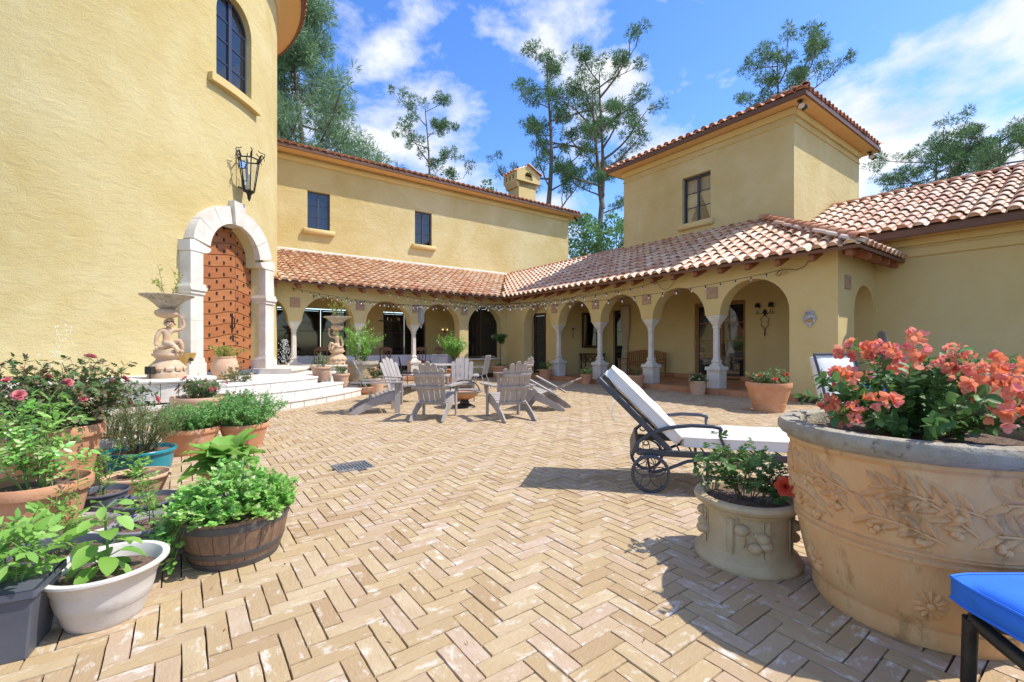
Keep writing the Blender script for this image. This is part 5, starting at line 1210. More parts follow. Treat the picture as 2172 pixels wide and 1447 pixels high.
# ------------------------------------------------------------------ pots
def pot(parent, R, h, rb, mt, rim=.05, lip=.018, t=.022, bulge=0.0, n=40, soil=.86, grooves=(), rimmt=None, flute=0, sc=(1, 1), name='pot', foot=False):
    prof = [(0, .0), (rb, 0)]
    if foot: prof += [(rb*1.02, h*.04), (rb*.96, h*.08)]
    for q in (.15, .3, .45, .6, .75, .9):
        z = (h-rim)*q; r = rb + (R-lip-rb)*q + bulge*sin(pi*q)
        prof.append((r, z))
        for g_ in grooves:
            if abs(g_-q) < .075: prof += [(r + .004, z + .008), (r + .004, z + .02), (r + .001, z + .026)]
    prof += [(R-lip, h-rim), (R-.004, h-rim+.004), (R, h-rim*.7), (R, h-rim*.25), (R-.006, h), (R-t+.004, h), (R-t, h-.006), (R-t-.012, h*(soil-.06))]
    mod = (lambda a, i: 1 + .035*cos(24*a) if 1 < i < 8 else 1) if flute else None
    m = MB().lathe(prof, 96 if flute else n, mod=mod)
    if sc != (1, 1): m.v = [(x*sc[0], y*sc[1], z) for x, y, z in m.v]
    p = obj(name, m, M[mt], parent, smooth=38)
    if rimmt:
        rm = MB().lathe([(R-lip, h-rim-.002), (R+.003, h-rim+.002), (R+.004, h-rim*.3), (R-.004, h+.003), (R-t+.002, h+.003), (R-t-.003, h-.01)], n)
        rm.v = [(x*sc[0], y*sc[1], z) for x, y, z in rm.v]; obj('rim', rm, M[rimmt], p, smooth=38)
    sm = MB(); k = 20; vs = [(0, 0, h*soil + .012)]; fs = []
    for ri in range(1, 6):
        for a in range(k): q = (R-t-.006)*ri/5; vs.append((q*cos(2*pi*a/k)*sc[0], q*sin(2*pi*a/k)*sc[1], h*soil + rng.uniform(-.008, .012)*(ri < 5)))
    fs += [(0, 1+a, 1+(a+1) % k) for a in range(k)]
    for ri in range(4): fs += [(1+ri*k+a, 1+ri*k+(a+1) % k, 1+(ri+1)*k+(a+1) % k, 1+(ri+1)*k+a) for a in range(k)]
    obj('soil', sm.add(vs, fs), M['soil'], parent, smooth=80); return p
def finish(t, lv, sm, lm, shape='kite', stemmt='stem', droop=.12, kind='stuff'):
    me = lv.mesh('foliage', shape, droop); me.materials.append(M[lm]); o = obj('foliage', me, None, t, kind=kind)
    if sm is not None and sm.v: obj('stems', sm, M[stemmt], t)
    return o
def bush(lv, sm, z0, nst, h, spread, nl, l, w, droop=.3, base_r=.04, sub=2, comp=0, r=.005, lean=(0, 0), start=.15, side=.9):
    tips = []
    for k in range(nst):
        a = 2.4*k + rng.random(); e = rng.random()**.7*spread; d = Vector((cos(a)*e + lean[0], sin(a)*e + lean[1], 1)); b = (base_r*cos(a)*rng.random(), base_r*sin(a)*rng.random(), z0)
        pts = sprig(lv, sm, b, d, h*rng.uniform(.7, 1.1), nl, l, w, droop, start, r, side, comp=comp); tips.append(pts[-1])
        for q in range(sub):
            i = rng.randrange(2, 6); dd = (pts[i+1] - pts[i]).normalized() + rv()*.8; pp = sprig(lv, sm, pts[i], dd, h*rng.uniform(.25, .45), max(3, nl//2), l, w, droop, .1, r*.6, side, comp=comp); tips.append(pp[-1])
    return tips
def potted(name, label, cat, loc, group='potted plants in the courtyard'): return thing(name, label, cat, loc, rng.uniform(0, 6.28), group)
# --- huge planter with coral bougainvillea
bp = thing('bougainvillea_planter', 'huge terracotta planter with olive-branch relief and coral bougainvillea', 'planter', (1.95, 2.2, 0), 0)
H0, R0, RB0 = .87, .555, .40
def p1r(z): q = z/(H0-.1); return RB0 + (R0-.05-RB0)*q + .03*sin(pi*q)
prof = [(0, 0), (RB0, 0), (RB0+.012, .03), (RB0+.012, .085), (RB0+.004, .09)]
for i in range(1, 13):
    z = .09 + (H0-.2)*i/12; r = p1r(z); prof.append((r, z))
    if i == 5: prof += [(r+.012, z+.006), (r+.014, z+.02), (r+.002, z+.028), (r+.002, z+.036), (r+.014, z+.042), (r+.016, z+.056), (r+.006, z+.062)]
prof = sorted(prof[2:], key=lambda t: t[1]); prof = [(0, 0), (RB0, 0)] + prof + [(R0-.045, H0-.115), (R0-.03, H0-.10), (R0-.035, H0-.085)]
obj('pot', MB().lathe(prof, 96), M['terra_w'], bp, smooth=40)
rimp = [(R0-.036, H0-.086), (R0-.005, H0-.07), (R0+.012, H0-.045), (R0+.012, H0-.02), (R0, H0), (R0-.06, H0+.004), (R0-.085, H0-.004), (R0-.095, H0-.03), (R0-.10, H0-.09)]
obj('rim', MB().lathe(rimp, 96, mod=lambda a, i: 1 + .004*sin(17*a) + .003*sin(41*a + i)), M['rimstone'], bp, smooth=50)
m = MB().lathe([(0, H0-.055), (R0-.1, H0-.06)], 40); obj('soil', m, M['soil'], bp)
def onpot(a, z, o=.0): r = p1r(z) + o; return Vector((r*cos(a), r*sin(a), z))
rel = MB()
def rleaf(fn, a, z, ang, L_, W_, hgt=.012):
    da, dz = cos(ang), sin(ang); P = lambda t, s_, o: fn(a + (da*t - dz*s_)/.5, z + dz*t + da*s_, o)
    pts = [P(0, 0, 0), P(L_*.35, W_/2, .001), P(L_*.7, W_*.42, .001), P(L_, 0, 0), P(L_*.7, -W_*.42, .001), P(L_*.35, -W_/2, .001), P(L_*.35, 0, hgt), P(L_*.72, 0, hgt)]
    rel.add(pts, [(0, 1, 6), (1, 2, 7, 6), (2, 3, 7), (3, 4, 7), (4, 5, 6, 7), (5, 0, 6)])
def branch(a0, z0, a1, z1, n):
    rel.tube([onpot(a0 + (a1-a0)*t, z0 + (z1-z0)*t + .02*sin(pi*t), .004) for t in [i/12 for i in range(13)]], .006, 5)
    ang = atan2(z1-z0, (a1-a0)*.5)
    for k in range(n):
        t = (k+.5)/n; a, z = a0 + (a1-a0)*t, z0 + (z1-z0)*t + .02*sin(pi*t)
        for s in (-1, 1): rleaf(onpot, a, z, ang + s*.7 + rng.uniform(-.15, .15), .105*rng.uniform(.8, 1.15), .033, .021)
        if k % 3 == 1:
            for q in range(3): rel.ball(onpot(a + rng.uniform(-.03, .03), z - .045 + rng.uniform(-.02, .01), .006), .016, 8, 5)
a_c = atan2(-2.2, -1.95)                               # side of the pot turned to the camera
for k in range(-4, 5):
    b0_ = a_c + k*.80
    branch(b0_ + .42, .60, b0_ - .25, .65, 6); branch(b0_ + .38, .52, b0_ - .12, .68, 6); branch(b0_ + .2, .47, b0_ - .30, .53, 5)
obj('olive_relief', rel, M['terra_w'], bp, smooth=50)
for k in range(-2, 3):
    rel = MB(); a = a_c + .12 + k*1.05
    for q in range(12): rleaf(onpot, a + .05*cos(2*pi*q/12)*.18, .20 + .009*sin(2*pi*q/12), 2*pi*q/12, .062, .03, .014)
    rel.ball(onpot(a, .20, .006), .016, 8, 5); obj('rosette', rel, M['terra_w'], bp, smooth=50)
lv, sm = LV(), MB()
for k in range(46):
    a = 2.4*k; e = rng.random(); x = Vector((cos(a)*(.25+.95*e), sin(a)*(.25+.95*e), rng.uniform(.35, 1.1)))
    pts = sprig(lv, sm, (cos(a)*.1*e, sin(a)*.1*e, H0-.05), x, rng.uniform(.28, .54), 34, .052, .038, .55, .12, .006)
lvm = lv.mesh('foliage', 'oval', .15); lvm.materials.append(M['leaf']); obj('foliage', lvm, None, bp, kind='stuff'); obj('stems', sm, M['stem'], bp)
clus = []
# clusters where the photograph shows them: (bearing seen from the pot, radius, height)
for k in range(15):
    a = 2.4*k + .4; e = .10 + .28*rng.random(); clus.append((cos(a)*e, sin(a)*e, H0 + .40 - .6*e + rng.uniform(-.05, .06)))
clus += [(-.33, -.08, H0 + .06), (-.36, .04, H0 + .03), (-.32, .10, H0 + .08), (-.14, .08, H0 + .34), (-.05, -.42, H0 + .16), (.02, -.46, H0 + .10), (.06, -.40, H0 + .24), (-.06, -.34, H0 + .27), (.12, -.44, H0 + .03), (.10, -.36, H0 + .30), (.22, -.36, H0 + .20), (.30, -.30, H0 + .28), (.16, -.42, H0 + .14), (.26, -.40, H0 + .06), (.34, -.22, H0 + .16), (.1, .1, H0 + .40), (-.1, .25, H0 + .34)]
for c in clus:
    for q in range(4):
        p = Vector(c) + rv()*.06*rng.uniform(.4, 1.1); flower(bp, rng.choice(BR), p, rv() + Vector((-.3, -.5, .6)), rng.uniform(.8, 1.15))
# --- lemon-relief stone pot with rose
lp = thing('lemon_planter', 'small cast-stone planter with lemon relief and a coral rose', 'planter', (1.40, 2.70, 0), 0)
HL, RL = .375, .245
lpf = [(0, 0), (.285, 0), (.29, .012), (.285, .03), (.272, .04), (.268, .055), (.245, .07), (.236, .085), (.232, .15), (.232, .28), (.236, .295), (.245, .30), (.25, .315), (.262, .32), (.285, .335), (.292, .352), (.285, .37), (.265, .376), (.24, .372), (.232, .35), (.23, .32)]
obj('pot', MB().lathe(lpf, 72), M['stone_p'], lp, smooth=40)
onl = lambda a, z, o=0: Vector(((.233+o)*cos(a), (.233+o)*sin(a), z))
rel = MB(); ac_ = atan2(-2.7, -1.40)
for k in range(8):
    a = ac_ - .35 + k*2*pi/8
    vs = [onl(a + q, z, .010) for q in (-.06, -.02, .02, .06) for z in (.09, .285)]
    rel.add(vs, [(0, 2, 3, 1), (2, 4, 5, 3), (4, 6, 7, 5)]); 
    for q in (-.075, .075): rel.tube([onl(a + q, .09, .002), onl(a + q, .285, .002)], .004, 4)
obj('pilasters', rel, M['stone_p'], lp, smooth=50)
for k in range(4):
    rel = MB()
    a = ac_ + .05 + k*2*pi/4 - .35 + .4
    rel.tube([onl(a - .32 + .64*t, .255 - .075*t + .02*sin(6*t), .006) for t in [i/10 for i in range(11)]], .005, 5)
    for q, z in ((-.20, .235), (.07, .145), (.24, .20), (.30, .165)): rel.ball(onl(a + q, z, .008), .038, 14, 9, (1, 1, .85))
    for q, z, an in ((-.12, .20, -1.9), (.02, .19, .5), (.15, .20, -.9), (.30, .24, .8), (-.26, .26, 2.2)): rleaf(lambda aa, zz, o=0: onl(aa, zz, o), a + q, z, an, .075, .038, .016)
    obj('lemon_relief', rel, M['stone_p'], lp, smooth=50)
obj('soil', MB().lathe([(0, .335), (.232, .33)], 24), M['soil'], lp)
lv, sm = LV(), MB()
for dx, dy, n_, hh in ((-.25, .15, 5, .42), (-.05, .2, 4, .36), (.45, -.3, 4, .30), (.25, .1, 3, .34)):
    for k in range(n_):
        d = Vector((dx + rng.gauss(0, .22), dy + rng.gauss(0, .22), .8)); pts = sprig(lv, sm, (dx*.15, dy*.1, .33), d, hh*rng.uniform(.7, 1.05), 9, .030, .021, .4, .2, .004, comp=.055)
        sprig(lv, sm, pts[3], d + rv()*.9, hh*.45, 6, .028, .02, .3, .2, .003, comp=.05)
for k in range(26): a = rng.uniform(-2.2, .4); lv.leaf((.12 + .10*cos(a)*rng.random(), -.02 + .16*sin(a)*rng.random(), .36 + .06*rng.random()), rv() + Vector((.2, -.3, .1)), Vector((0, -.4, 1)) + rv()*.4, .045, .038)
finish(lp, lv, sm, 'leaf', 'round'); flower(lp, 'coral', (.11, -.20, .475), (-.35, -.85, .35), 1.3)
for k in range(60): pass
# ------------------------------------------------------------------ terracotta pots along the arcade and steps
def rosepot(nm, label, loc, R, h, rb, mt, flw, nf, nst=9, ph=.35, sp=.9, lm='leaf_r', rim=.05, leafs=(.032, .022), flute=0, z=0, nl=9, grooves=(), bulge=0, shape='kite', comp=.05, sub=2):
    t = potted(nm, label, 'potted plant', (loc[0], loc[1], z)); pot(t, R, h, rb, mt, rim=rim, flute=flute, grooves=grooves, bulge=bulge)
    lv, sm = LV(), MB(); tips = bush(lv, sm, h*.85, nst, ph, sp, nl, leafs[0], leafs[1], .35, R*.4, sub, comp=comp); finish(t, lv, sm, lm, shape)
    if flw:
        for p in rng.sample(tips, min(nf, len(tips))): flower(t, flw, p + Vector((0, 0, .01)), p - Vector((0, 0, h*.6)), rng.uniform(.8, 1.2))
    return t
rosepot('flower_pot', 'large orange terracotta pot of coral flowers at the arcade end', at(1630, 8.75), .40, .56, .26, 'terra', 'coral', 9, 26, .32, 1.3, 'leaf_h', .09, (.035, .022), grooves=(.3,), nl=10)
rosepot('flower_pot', 'fluted terracotta pot of cream flowers below the fourth column', G(1480, 837), .215, .36, .16, 'terra_p', 'cream', 22, 14, .26, 1.2, 'leaf_r', .05, flute=1)
rosepot('flower_pot', 'terracotta pot with spiky leaves below the third column', G(1348, 824.5), .26, .40, .20, 'terra', None, 0, 14, .30, 1.0, 'leaf_r', .06, (.11, .025), comp=0, nl=7, sub=0)
rosepot('flower_pot', 'terracotta pot of cream blooms below the second column', G(1243, 815), .20, .34, .14, 'terra', 'cream', 16, 12, .24, 1.0, 'leaf_l', .06)
rosepot('flower_pot', 'terracotta pot with dark shrub below the first column of the right arcade', G(1157, 806), .25, .40, .19, 'terra', None, 0, 12, .36, .8, 'leaf', .06, (.06, .03), comp=0, nl=12)
st = potted('standard_rose', 'terracotta pot with tall standard rose in the inner corner', 'potted plant', at(1061, 18.2)); pot(st, .36, .48, .27, 'terra', rim=.10, lip=.03)
lv, sm = LV(), MB(); sm.tube([(0, 0, .4), (.02, 0, .8), (0, .01, 1.25), (.0, .0, 1.5)], .018, 6); bush(lv, None, .43, 24, .16, 1.5, 8, .05, .03, .4, .25, 0)
tp = bush(lv, sm, 1.35, 12, .42, 1.1, 12, .06, .04, .35, .05, 2, comp=.06); finish(st, lv, sm, 'leaf')
for p in rng.sample(tp, 8): flower(st, 'cream', p, None, 1.6)
# citrus in front of the rear arcade
ci = potted('citrus_tree', 'bright green round citrus shrub behind the pale adirondack chair', 'potted plant', at(962, 15.3)); pot(ci, .32, .48, .24, 'terra', rim=.08)
lv, sm = LV(), MB(); sm.tube([(0, 0, .4), (0, 0, .95)], .03, 6); bush(lv, sm, .8, 30, .80, .75, 22, .075, .04, .15, .10, 3); finish(ci, lv, sm, 'leaf_c', 'kite')
# big stone planter with shrub
sp_ = potted('shrub_planter', 'big pale stone planter with leafy shrub right of the arcade statue', 'planter', at(768, 12.7)); pot(sp_, .44, .84, .30, 'stone_p', rim=.09, lip=.05, t=.05, bulge=.03, rimmt='rimstone', grooves=(.45,))
lv, sm = LV(), MB(); bush(lv, sm, .72, 26, 1.05, .62, 26, .075, .038, .2, .12, 3); finish(sp_, lv, sm, 'leaf_c')
# pots on the steps
rosepot('flower_pot', 'pale terracotta pot with grey-green plant on the middle step', G(681, 806.5, .355), .25, .36, .17, 'terra_p', None, 0, 14, .40, .65, 'leaf_h', .06, (.05, .02), z=.355, comp=0, nl=14)
rosepot('flower_pot', 'pale terracotta pot of red flowers on the lowest step', G(723, 821, .18), .225, .36, .15, 'terra_p', 'pink', 9, 12, .28, .7, 'leaf', .06, (.06, .02), z=.18, comp=0, nl=12)
rosepot('flower_bowl', 'low orange terracotta bowl with green plant beyond the steps', G(776, 836), .235, .20, .11, 'terra', None, 0, 12, .24, .9, 'leaf', .045, bulge=.03)
rosepot('flower_pot', 'stone-coloured pot of pink roses behind the side-on grey chair', at(797, 12.0), .25, .42, .17, 'terra_p', 'pink', 8, 14, .36, .9, 'leaf_r', .06)
# ------------------------------------------------------------------ left side, by the door and fountain
rosepot('rose_pot', 'wide pale terracotta pot of pink roses in front of the left fountain', G(428, 893), .44, .42, .33, 'terra_p', 'pink', 9, 30, .36, 1.3, 'leaf_r', .07, (.035, .022), bulge=.02)
ur = potted('urn', 'pale clay urn with yellowing plant at the left door jamb', 'potted plant', pol(TR + 1.0, RAD(-19), .53)); pot(ur, .22, .50, .17, 'terra_p', rim=.03, bulge=.08)
lv, sm = LV(), MB(); bush(lv, sm, .42, 18, .36, 1.1, 14, .06, .03, .4, .1, 2); finish(ur, lv, sm, 'leaf_y')
rosepot('rose_pot', 'terracotta pot of pale yellow roses on the steps before the door', G(505, 846, .18), .26, .30, .18, 'terra_p', 'cream', 6, 14, .40, .9, 'leaf_r', .06, z=.18)
rosepot('flower_pot', 'orange terracotta bowl with magenta flowers at the foot of the steps', G(512, 893), .24, .27, .14, 'terra', 'mag', 6, 12, .28, .9, 'leaf', .06, bulge=.03)
# ------------------------------------------------------------------ herb and vegetable pots, left foreground
t = potted('rose_tub', 'large terracotta pot with sprawling pink rose bush at the left edge', 'potted plant', (-3.70, 3.62, 0)); pot(t, .34, .62, .23, 'terra', rim=.09, lip=.03, grooves=(.75,))
lv, sm = LV(), MB(); tp = bush(lv, sm, .52, 54, .66, 1.35, 12, .030, .022, .35, .16, 3, comp=.055, r=.005); finish(t, lv, sm, 'leaf_r', 'round')
for p in rng.sample(tp, 22): flower(t, 'pink', p, p - Vector((0, 0, .5)), rng.uniform(.8, 1.2))
t = potted('tomato_pot', 'orange terracotta pot with leafy tomato plant at the left edge', 'potted plant', (-3.02, 2.88, 0)); pot(t, .27, .40, .18, 'terra', rim=.07, lip=.025)
lv, sm = LV(), MB(); bush(lv, sm, .33, 10, .55, .5, 9, .044, .026, .5, .08, 2, comp=.11, r=.006, lean=(-.3, -.15)); finish(t, lv, sm, 'leaf_p', 'round', 'gstem', .25)
t = potted('lavender_pot', 'white-rimmed terracotta pot with greyish lavender behind the teal pot', 'potted plant', (-4.02, 4.55, 0)); pot(t, .26, .36, .19, 'terra', rim=.09, lip=.03, rimmt='plastic_w')
lv, sm = LV(), MB(); bush(lv, sm, .3, 46, .44, .95, 22, .03, .006, .15, .12, 2, r=.003, side=.6); finish(t, lv, sm, 'leaf_h', 'kite')
t = potted('rosemary_pot', 'glazed teal pot with feathery rosemary', 'potted plant', (-3.53, 4.30, 0)); pot(t, .285, .28, .21, 'teal', rim=.035, lip=.025, bulge=.01)
lv, sm = LV(), MB(); bush(lv, sm, .22, 60, .50, .95, 30, .030, .006, .1, .10, 3, r=.004, side=.6); finish(t, lv, sm, 'leaf_h', 'kite')
t = potted('thyme_pot', 'terracotta pot with dense low thyme behind the rosemary', 'potted plant', (-3.80, 5.35, 0)); pot(t, .30, .30, .22, 'terra', rim=.06)
lv, sm = LV(), MB(); bush(lv, sm, .24, 170, .34, 1.35, 30, .028, .015, .2, .24, 2, r=.002); finish(t, lv, sm, 'leaf_t', 'kite')
t = potted('thyme_pot', 'terracotta pot with taller oregano beside the wide rose pot', 'potted plant', (-3.40, 5.75, 0)); pot(t, .28, .28, .2, 'terra', rim=.06)
lv, sm = LV(), MB(); bush(lv, sm, .22, 160, .42, 1.2, 28, .03, .018, .2, .22, 2, r=.002); finish(t, lv, sm, 'leaf_t', 'kite')
t = potted('seedling_bowl', 'pale terracotta bowl with small seedling in front of the teal pot', 'potted plant', (-3.10, 3.74, 0)); pot(t, .235, .20, .15, 'terra_p', rim=.03)
lv, sm = LV(), MB(); bush(lv, sm, .16, 3, .18, .4, 7, .035, .02, .3, .04, 1, comp=.05); finish(t, lv, sm, 'leaf_l', 'round', 'gstem')
def tomato(label, loc, R, h, rb, mt, ph, n=2, rim=.02, sc=(1, 1), lm='leaf_l', lean=(0, 0)):
    t = potted('tomato_pot', label, 'potted plant', (loc[0], loc[1], 0)); t.rotation_euler = (0, 0, 0); pot(t, R, h, rb, mt, rim=rim, lip=.012, t=.012, sc=sc, soil=.8)
    lv, sm = LV(), MB(); bush(lv, sm, h*.78, n, ph*.85, .28, 7, .034, .017, .2, .02, 1, comp=.065, r=.004, lean=lean); finish(t, lv, sm, lm, 'kite', 'gstem', .25); return t
tomato('black nursery pot with young tomato plant behind the white oval tub', (-3.00, 3.30), .17, .20, .13, 'plastic_b', .40, 3)
tomato('dark grey nursery pot with young tomato seedling in front of the pale bowl', (-2.56, 3.16), .20, .19, .15, 'plastic_b', .32, 2)
tomato('white oval tub with tomato seedling near the left edge', (-2.72, 2.78), .26, .16, .22, 'plastic_w', .36, 3, .03, (1.1, .8))
tomato('light grey pot with thin tomato seedling next to the barrel planter', (-2.19, 2.74), .20, .20, .155, 'plastic_g', .30, 2, .025)
tomato('blue-black trough with tomato seedling behind the white plastic pot', (-2.30, 2.30), .22, .23, .17, 'plastic_b', .26, 3, .03, (1.1, .8))
# square black pot
t = potted('square_pot', 'square black plastic pot with bright tomato plant in the left corner', 'potted plant', (-2.09, 1.86, 0)); t.rotation_euler = (0, 0, .47)
m = MB().loft8([(.11, .007, 0), (.138, .007, .25), (.15, .007, .255), (.15, .007, .285)]); m.f.pop(); m.loft8([(.138, .006, .284), (.128, .007, .22)]); m.f = m.f[:-1]
vs_ = []; obj('pot', m, M['plastic_b'], t); obj('soil', MB().box((0, 0, .22), (.235, .235, .02)), M['soil'], t)
lv, sm = LV(), MB(); bush(lv, sm, .23, 6, .30, .7, 8, .05, .028, .4, .04, 1, comp=.09, r=.005, lean=(-.1, -.1)); finish(t, lv, sm, 'leaf_l', 'round', 'gstem', .25)
# white pot with basil
t = potted('basil_pot', 'off-white flared plastic pot with basil in the left foreground', 'potted plant', (-1.885, 2.10, 0)); t.rotation_euler = (0, 0, 0)
wp = [(0, 0), (.135, 0), (.14, .006), (.15, .03), (.165, .08), (.168, .085), (.171, .088), (.182, .13), (.188, .17), (.191, .175), (.194, .18), (.205, .21), (.225, .232), (.238, .24), (.238, .25), (.222, .254), (.21, .25), (.195, .22), (.185, .19)]
obj('pot', MB().lathe(wp, 56), M['plastic_w'], t, smooth=40); obj('soil', MB().lathe([(0, .20), (.19, .195)], 24), M['soil'], t)
sm = MB(); sm.tube([(0, 0, .19), (.01, .0, .30), (-.01, .01, .40), (0, 0, .50)], [.007, .006, .005, .004], 6)
for k, (z, n_, l) in enumerate(((.23, 4, .10), (.27, 4, .115), (.33, 4, .115), (.39, 4, .105), (.44, 4, .09), (.50, 5, .06))):
    for q in range(n_):
        a = 2*pi*q/n_ + k*.8; lv = LV(); lv.leaf((0, 0, 0), (0, 1, .1), (0, 0, 1), l, l*.66, rng.random()*.8); me = lv.mesh('leaf', 'oval', .3); me.materials.append(M['leaf_l'])
        d = Vector((cos(a), sin(a), rng.uniform(-.1, .45))); b = Vector((cos(a)*.05, sin(a)*.05, z + .02)); sm.tube([(0, 0, z), b], .0025, 4)
        obj('leaf', me, None, t, b, (Matrix.Rotation(a - pi/2, 3, 'Z') @ Matrix.Rotation(rng.uniform(-.7, .15), 3, 'X') @ Matrix.Rotation(rng.uniform(-.4, .4), 3, 'Y')).to_euler())
obj('stems', sm, M['gstem'], t)
# half barrel with parsley
t = potted('barrel_planter', 'half wine-barrel planter overflowing with parsley', 'planter', (-1.67, 2.74, 0)); t.rotation_euler = (0, 0, 0)
BH = .275
def br_(z): q = z/BH; return .225 + .065*q + .012*sin(pi*q)
for k in range(22):
    a0, a1 = 2*pi*k/22 + .004, 2*pi*(k+1)/22 - .004
    obj('stave', MB().lathe([(br_(0)-.018, 0), (br_(0), 0), (br_(BH*.3), BH*.3), (br_(BH*.6), BH*.6), (br_(BH*.85), BH*.85), (br_(BH), BH), (br_(BH)-.018, BH), (br_(BH)-.02, BH*.7)], 3, a0=a0, a1=a1), M['barrel'], t)
for z0, z1 in ((.0, .035), (.065, .10), (.215, .255)): obj('hoop', MB().lathe([(br_(z0)+.0005, z0), (br_(z0)+.004, z0+.001), (br_(z1)+.004, z1-.001), (br_(z1)+.0005, z1)], 64), M['hoop'], t, smooth=40)
obj('soil', MB().lathe([(0, .225), (.265, .22)], 24), M['soil'], t)
lv, sm = LV(), MB()
for k in range(230):
    a = 2.4*k; e = (k/230)**.5; d = Vector((cos(a)*e*.8, sin(a)*e*.8, 1.15 - .35*e)); b = Vector((cos(a)*e*.16, sin(a)*e*.16, .22)); L_ = rng.uniform(.20, .33)*(1.1 - .2*e)
    pts = [b + d.normalized()*L_*q - Vector((0, 0, .10*e*q*q)) for q in (0, .35, .7, 1)]; sm.tube(pts, .0022, 3, cap=False)
    for q in range(5):
        nn = Vector((0, 0, 1)) + rv()*.45; dd = (d.normalized() + rv()*.8).normalized(); compound(lv, None, pts[2].lerp(pts[3], rng.random()*1.0), dd, nn, .045, .021, .021)
for k in range(26):                                     # sprays spilling over the near left side
    a = rng.uniform(-3.0, -2.0); p = Vector((cos(a)*.27, sin(a)*.27, .28)); e = Vector((cos(a)*.34, sin(a)*.34, rng.uniform(.10, .25))); sm.tube([p*.8 + Vector((0, 0, .02)), p + Vector((0, 0, .03)), e], .002, 3, cap=False)
    for q in range(4): compound(lv, None, e + rv()*.04, rv() + Vector((cos(a), sin(a), 0)), Vector((cos(a)*.5, sin(a)*.5, .9)) + rv()*.3, .045, .023, .023)
finish(t, lv, sm, 'leaf_p', 'round', 'gstem', .15)
# pot behind the barrel and lettuce
t = potted('round_pot', 'plum-grey plastic pot hidden behind the parsley barrel', 'potted plant', (-2.10, 3.25, 0)); pot(t, .20, .24, .15, 'plastic_g', rim=.02, t=.012)
t = potted('lettuce_pot', 'small terracotta pot with big pale lettuce leaves behind the barrel', 'potted plant', (-2.42, 3.80, 0)); pot(t, .18, .24, .13, 'terra', rim=.04)
for k in range(54):
    a = 2.4*k; tl = .1 + 1.0*(k/54); l = .13 + .12*rng.random(); lv = LV(); lv.leaf((0, 0, 0), (0, 1, 0), (0, 0, 1), l, l*.85, rng.random()*.9); me = lv.mesh('leaf', 'ruffle', .5); me.materials.append(M['leaf_l'])
    obj('leaf', me, None, t, (cos(a)*.05, sin(a)*.05, .23 + .12*(1-k/54)), (Matrix.Rotation(a - pi/2, 3, 'Z') @ Matrix.Rotation(1.35 - tl*1.0, 3, 'X') @ Matrix.Rotation(rng.uniform(-.4, .4), 3, 'Y')).to_euler())
# far right planter
t = potted('shrub_planter', 'grey stone planter with small shrub cut off at the right edge', 'planter', at(2185, 5.3)); pot(t, .44, .92, .30, 'stone_p', rim=.09, lip=.04, t=.05, rimmt='rimstone', grooves=(.45,))
lv, sm = LV(), MB(); bush(lv, sm, .8, 20, .36, 1.2, 16, .05, .028, .3, .15, 2); finish(t, lv, sm, 'leaf')
# weeds in the joints
lv = LV()
for k in range(110):
    Y = rng.uniform(1.9, 7); p = at(rng.uniform(420, 1700), Y); u_ = p.x*cos(AX) + p.y*sin(AX); v_ = -p.x*sin(AX) + p.y*cos(AX); u_ = round(u_/PW)*PW; p = uv(u_, v_)
    for q in range(rng.choice((3, 4, 7))): d = rv(); d.z = abs(d.z)*.7; lv.leaf((p.x + rng.gauss(0, .006), p.y + rng.gauss(0, .006), -.006), d, rv() + Vector((0, 0, 1)), rng.uniform(.006, .018), .004)
me = lv.mesh('weeds', 'kite'); me.materials.append(M['leaf_h']); o = obj('weeds', me, None, kind='stuff'); o['label'] = 'tiny weeds growing in the paving joints'

# dry leaves and petals blown over the paving
lv = LV()
for k in range(90):
    p = at(rng.uniform(300, 1800), rng.uniform(1.8, 9)); d = rv(); d.z *= .15
    if (p - Vector((1.95, 2.2, 0))).length > .5 and (p - Vector((1.4, 2.7, 0))).length > .35: lv.leaf((p.x, p.y, .004), d, Vector((0, 0, 1)) + rv()*.4, rng.uniform(.012, .03), rng.uniform(.006, .014))
me = lv.mesh('fallen_leaves', 'kite', -.1); me.materials.append(mat('dry_leaf', (.22, .12, .05), (.34, .22, .10), 9, .8)); o = obj('fallen_leaves', me, None, kind='stuff'); o['label'] = 'dry leaves scattered on the brick paving'
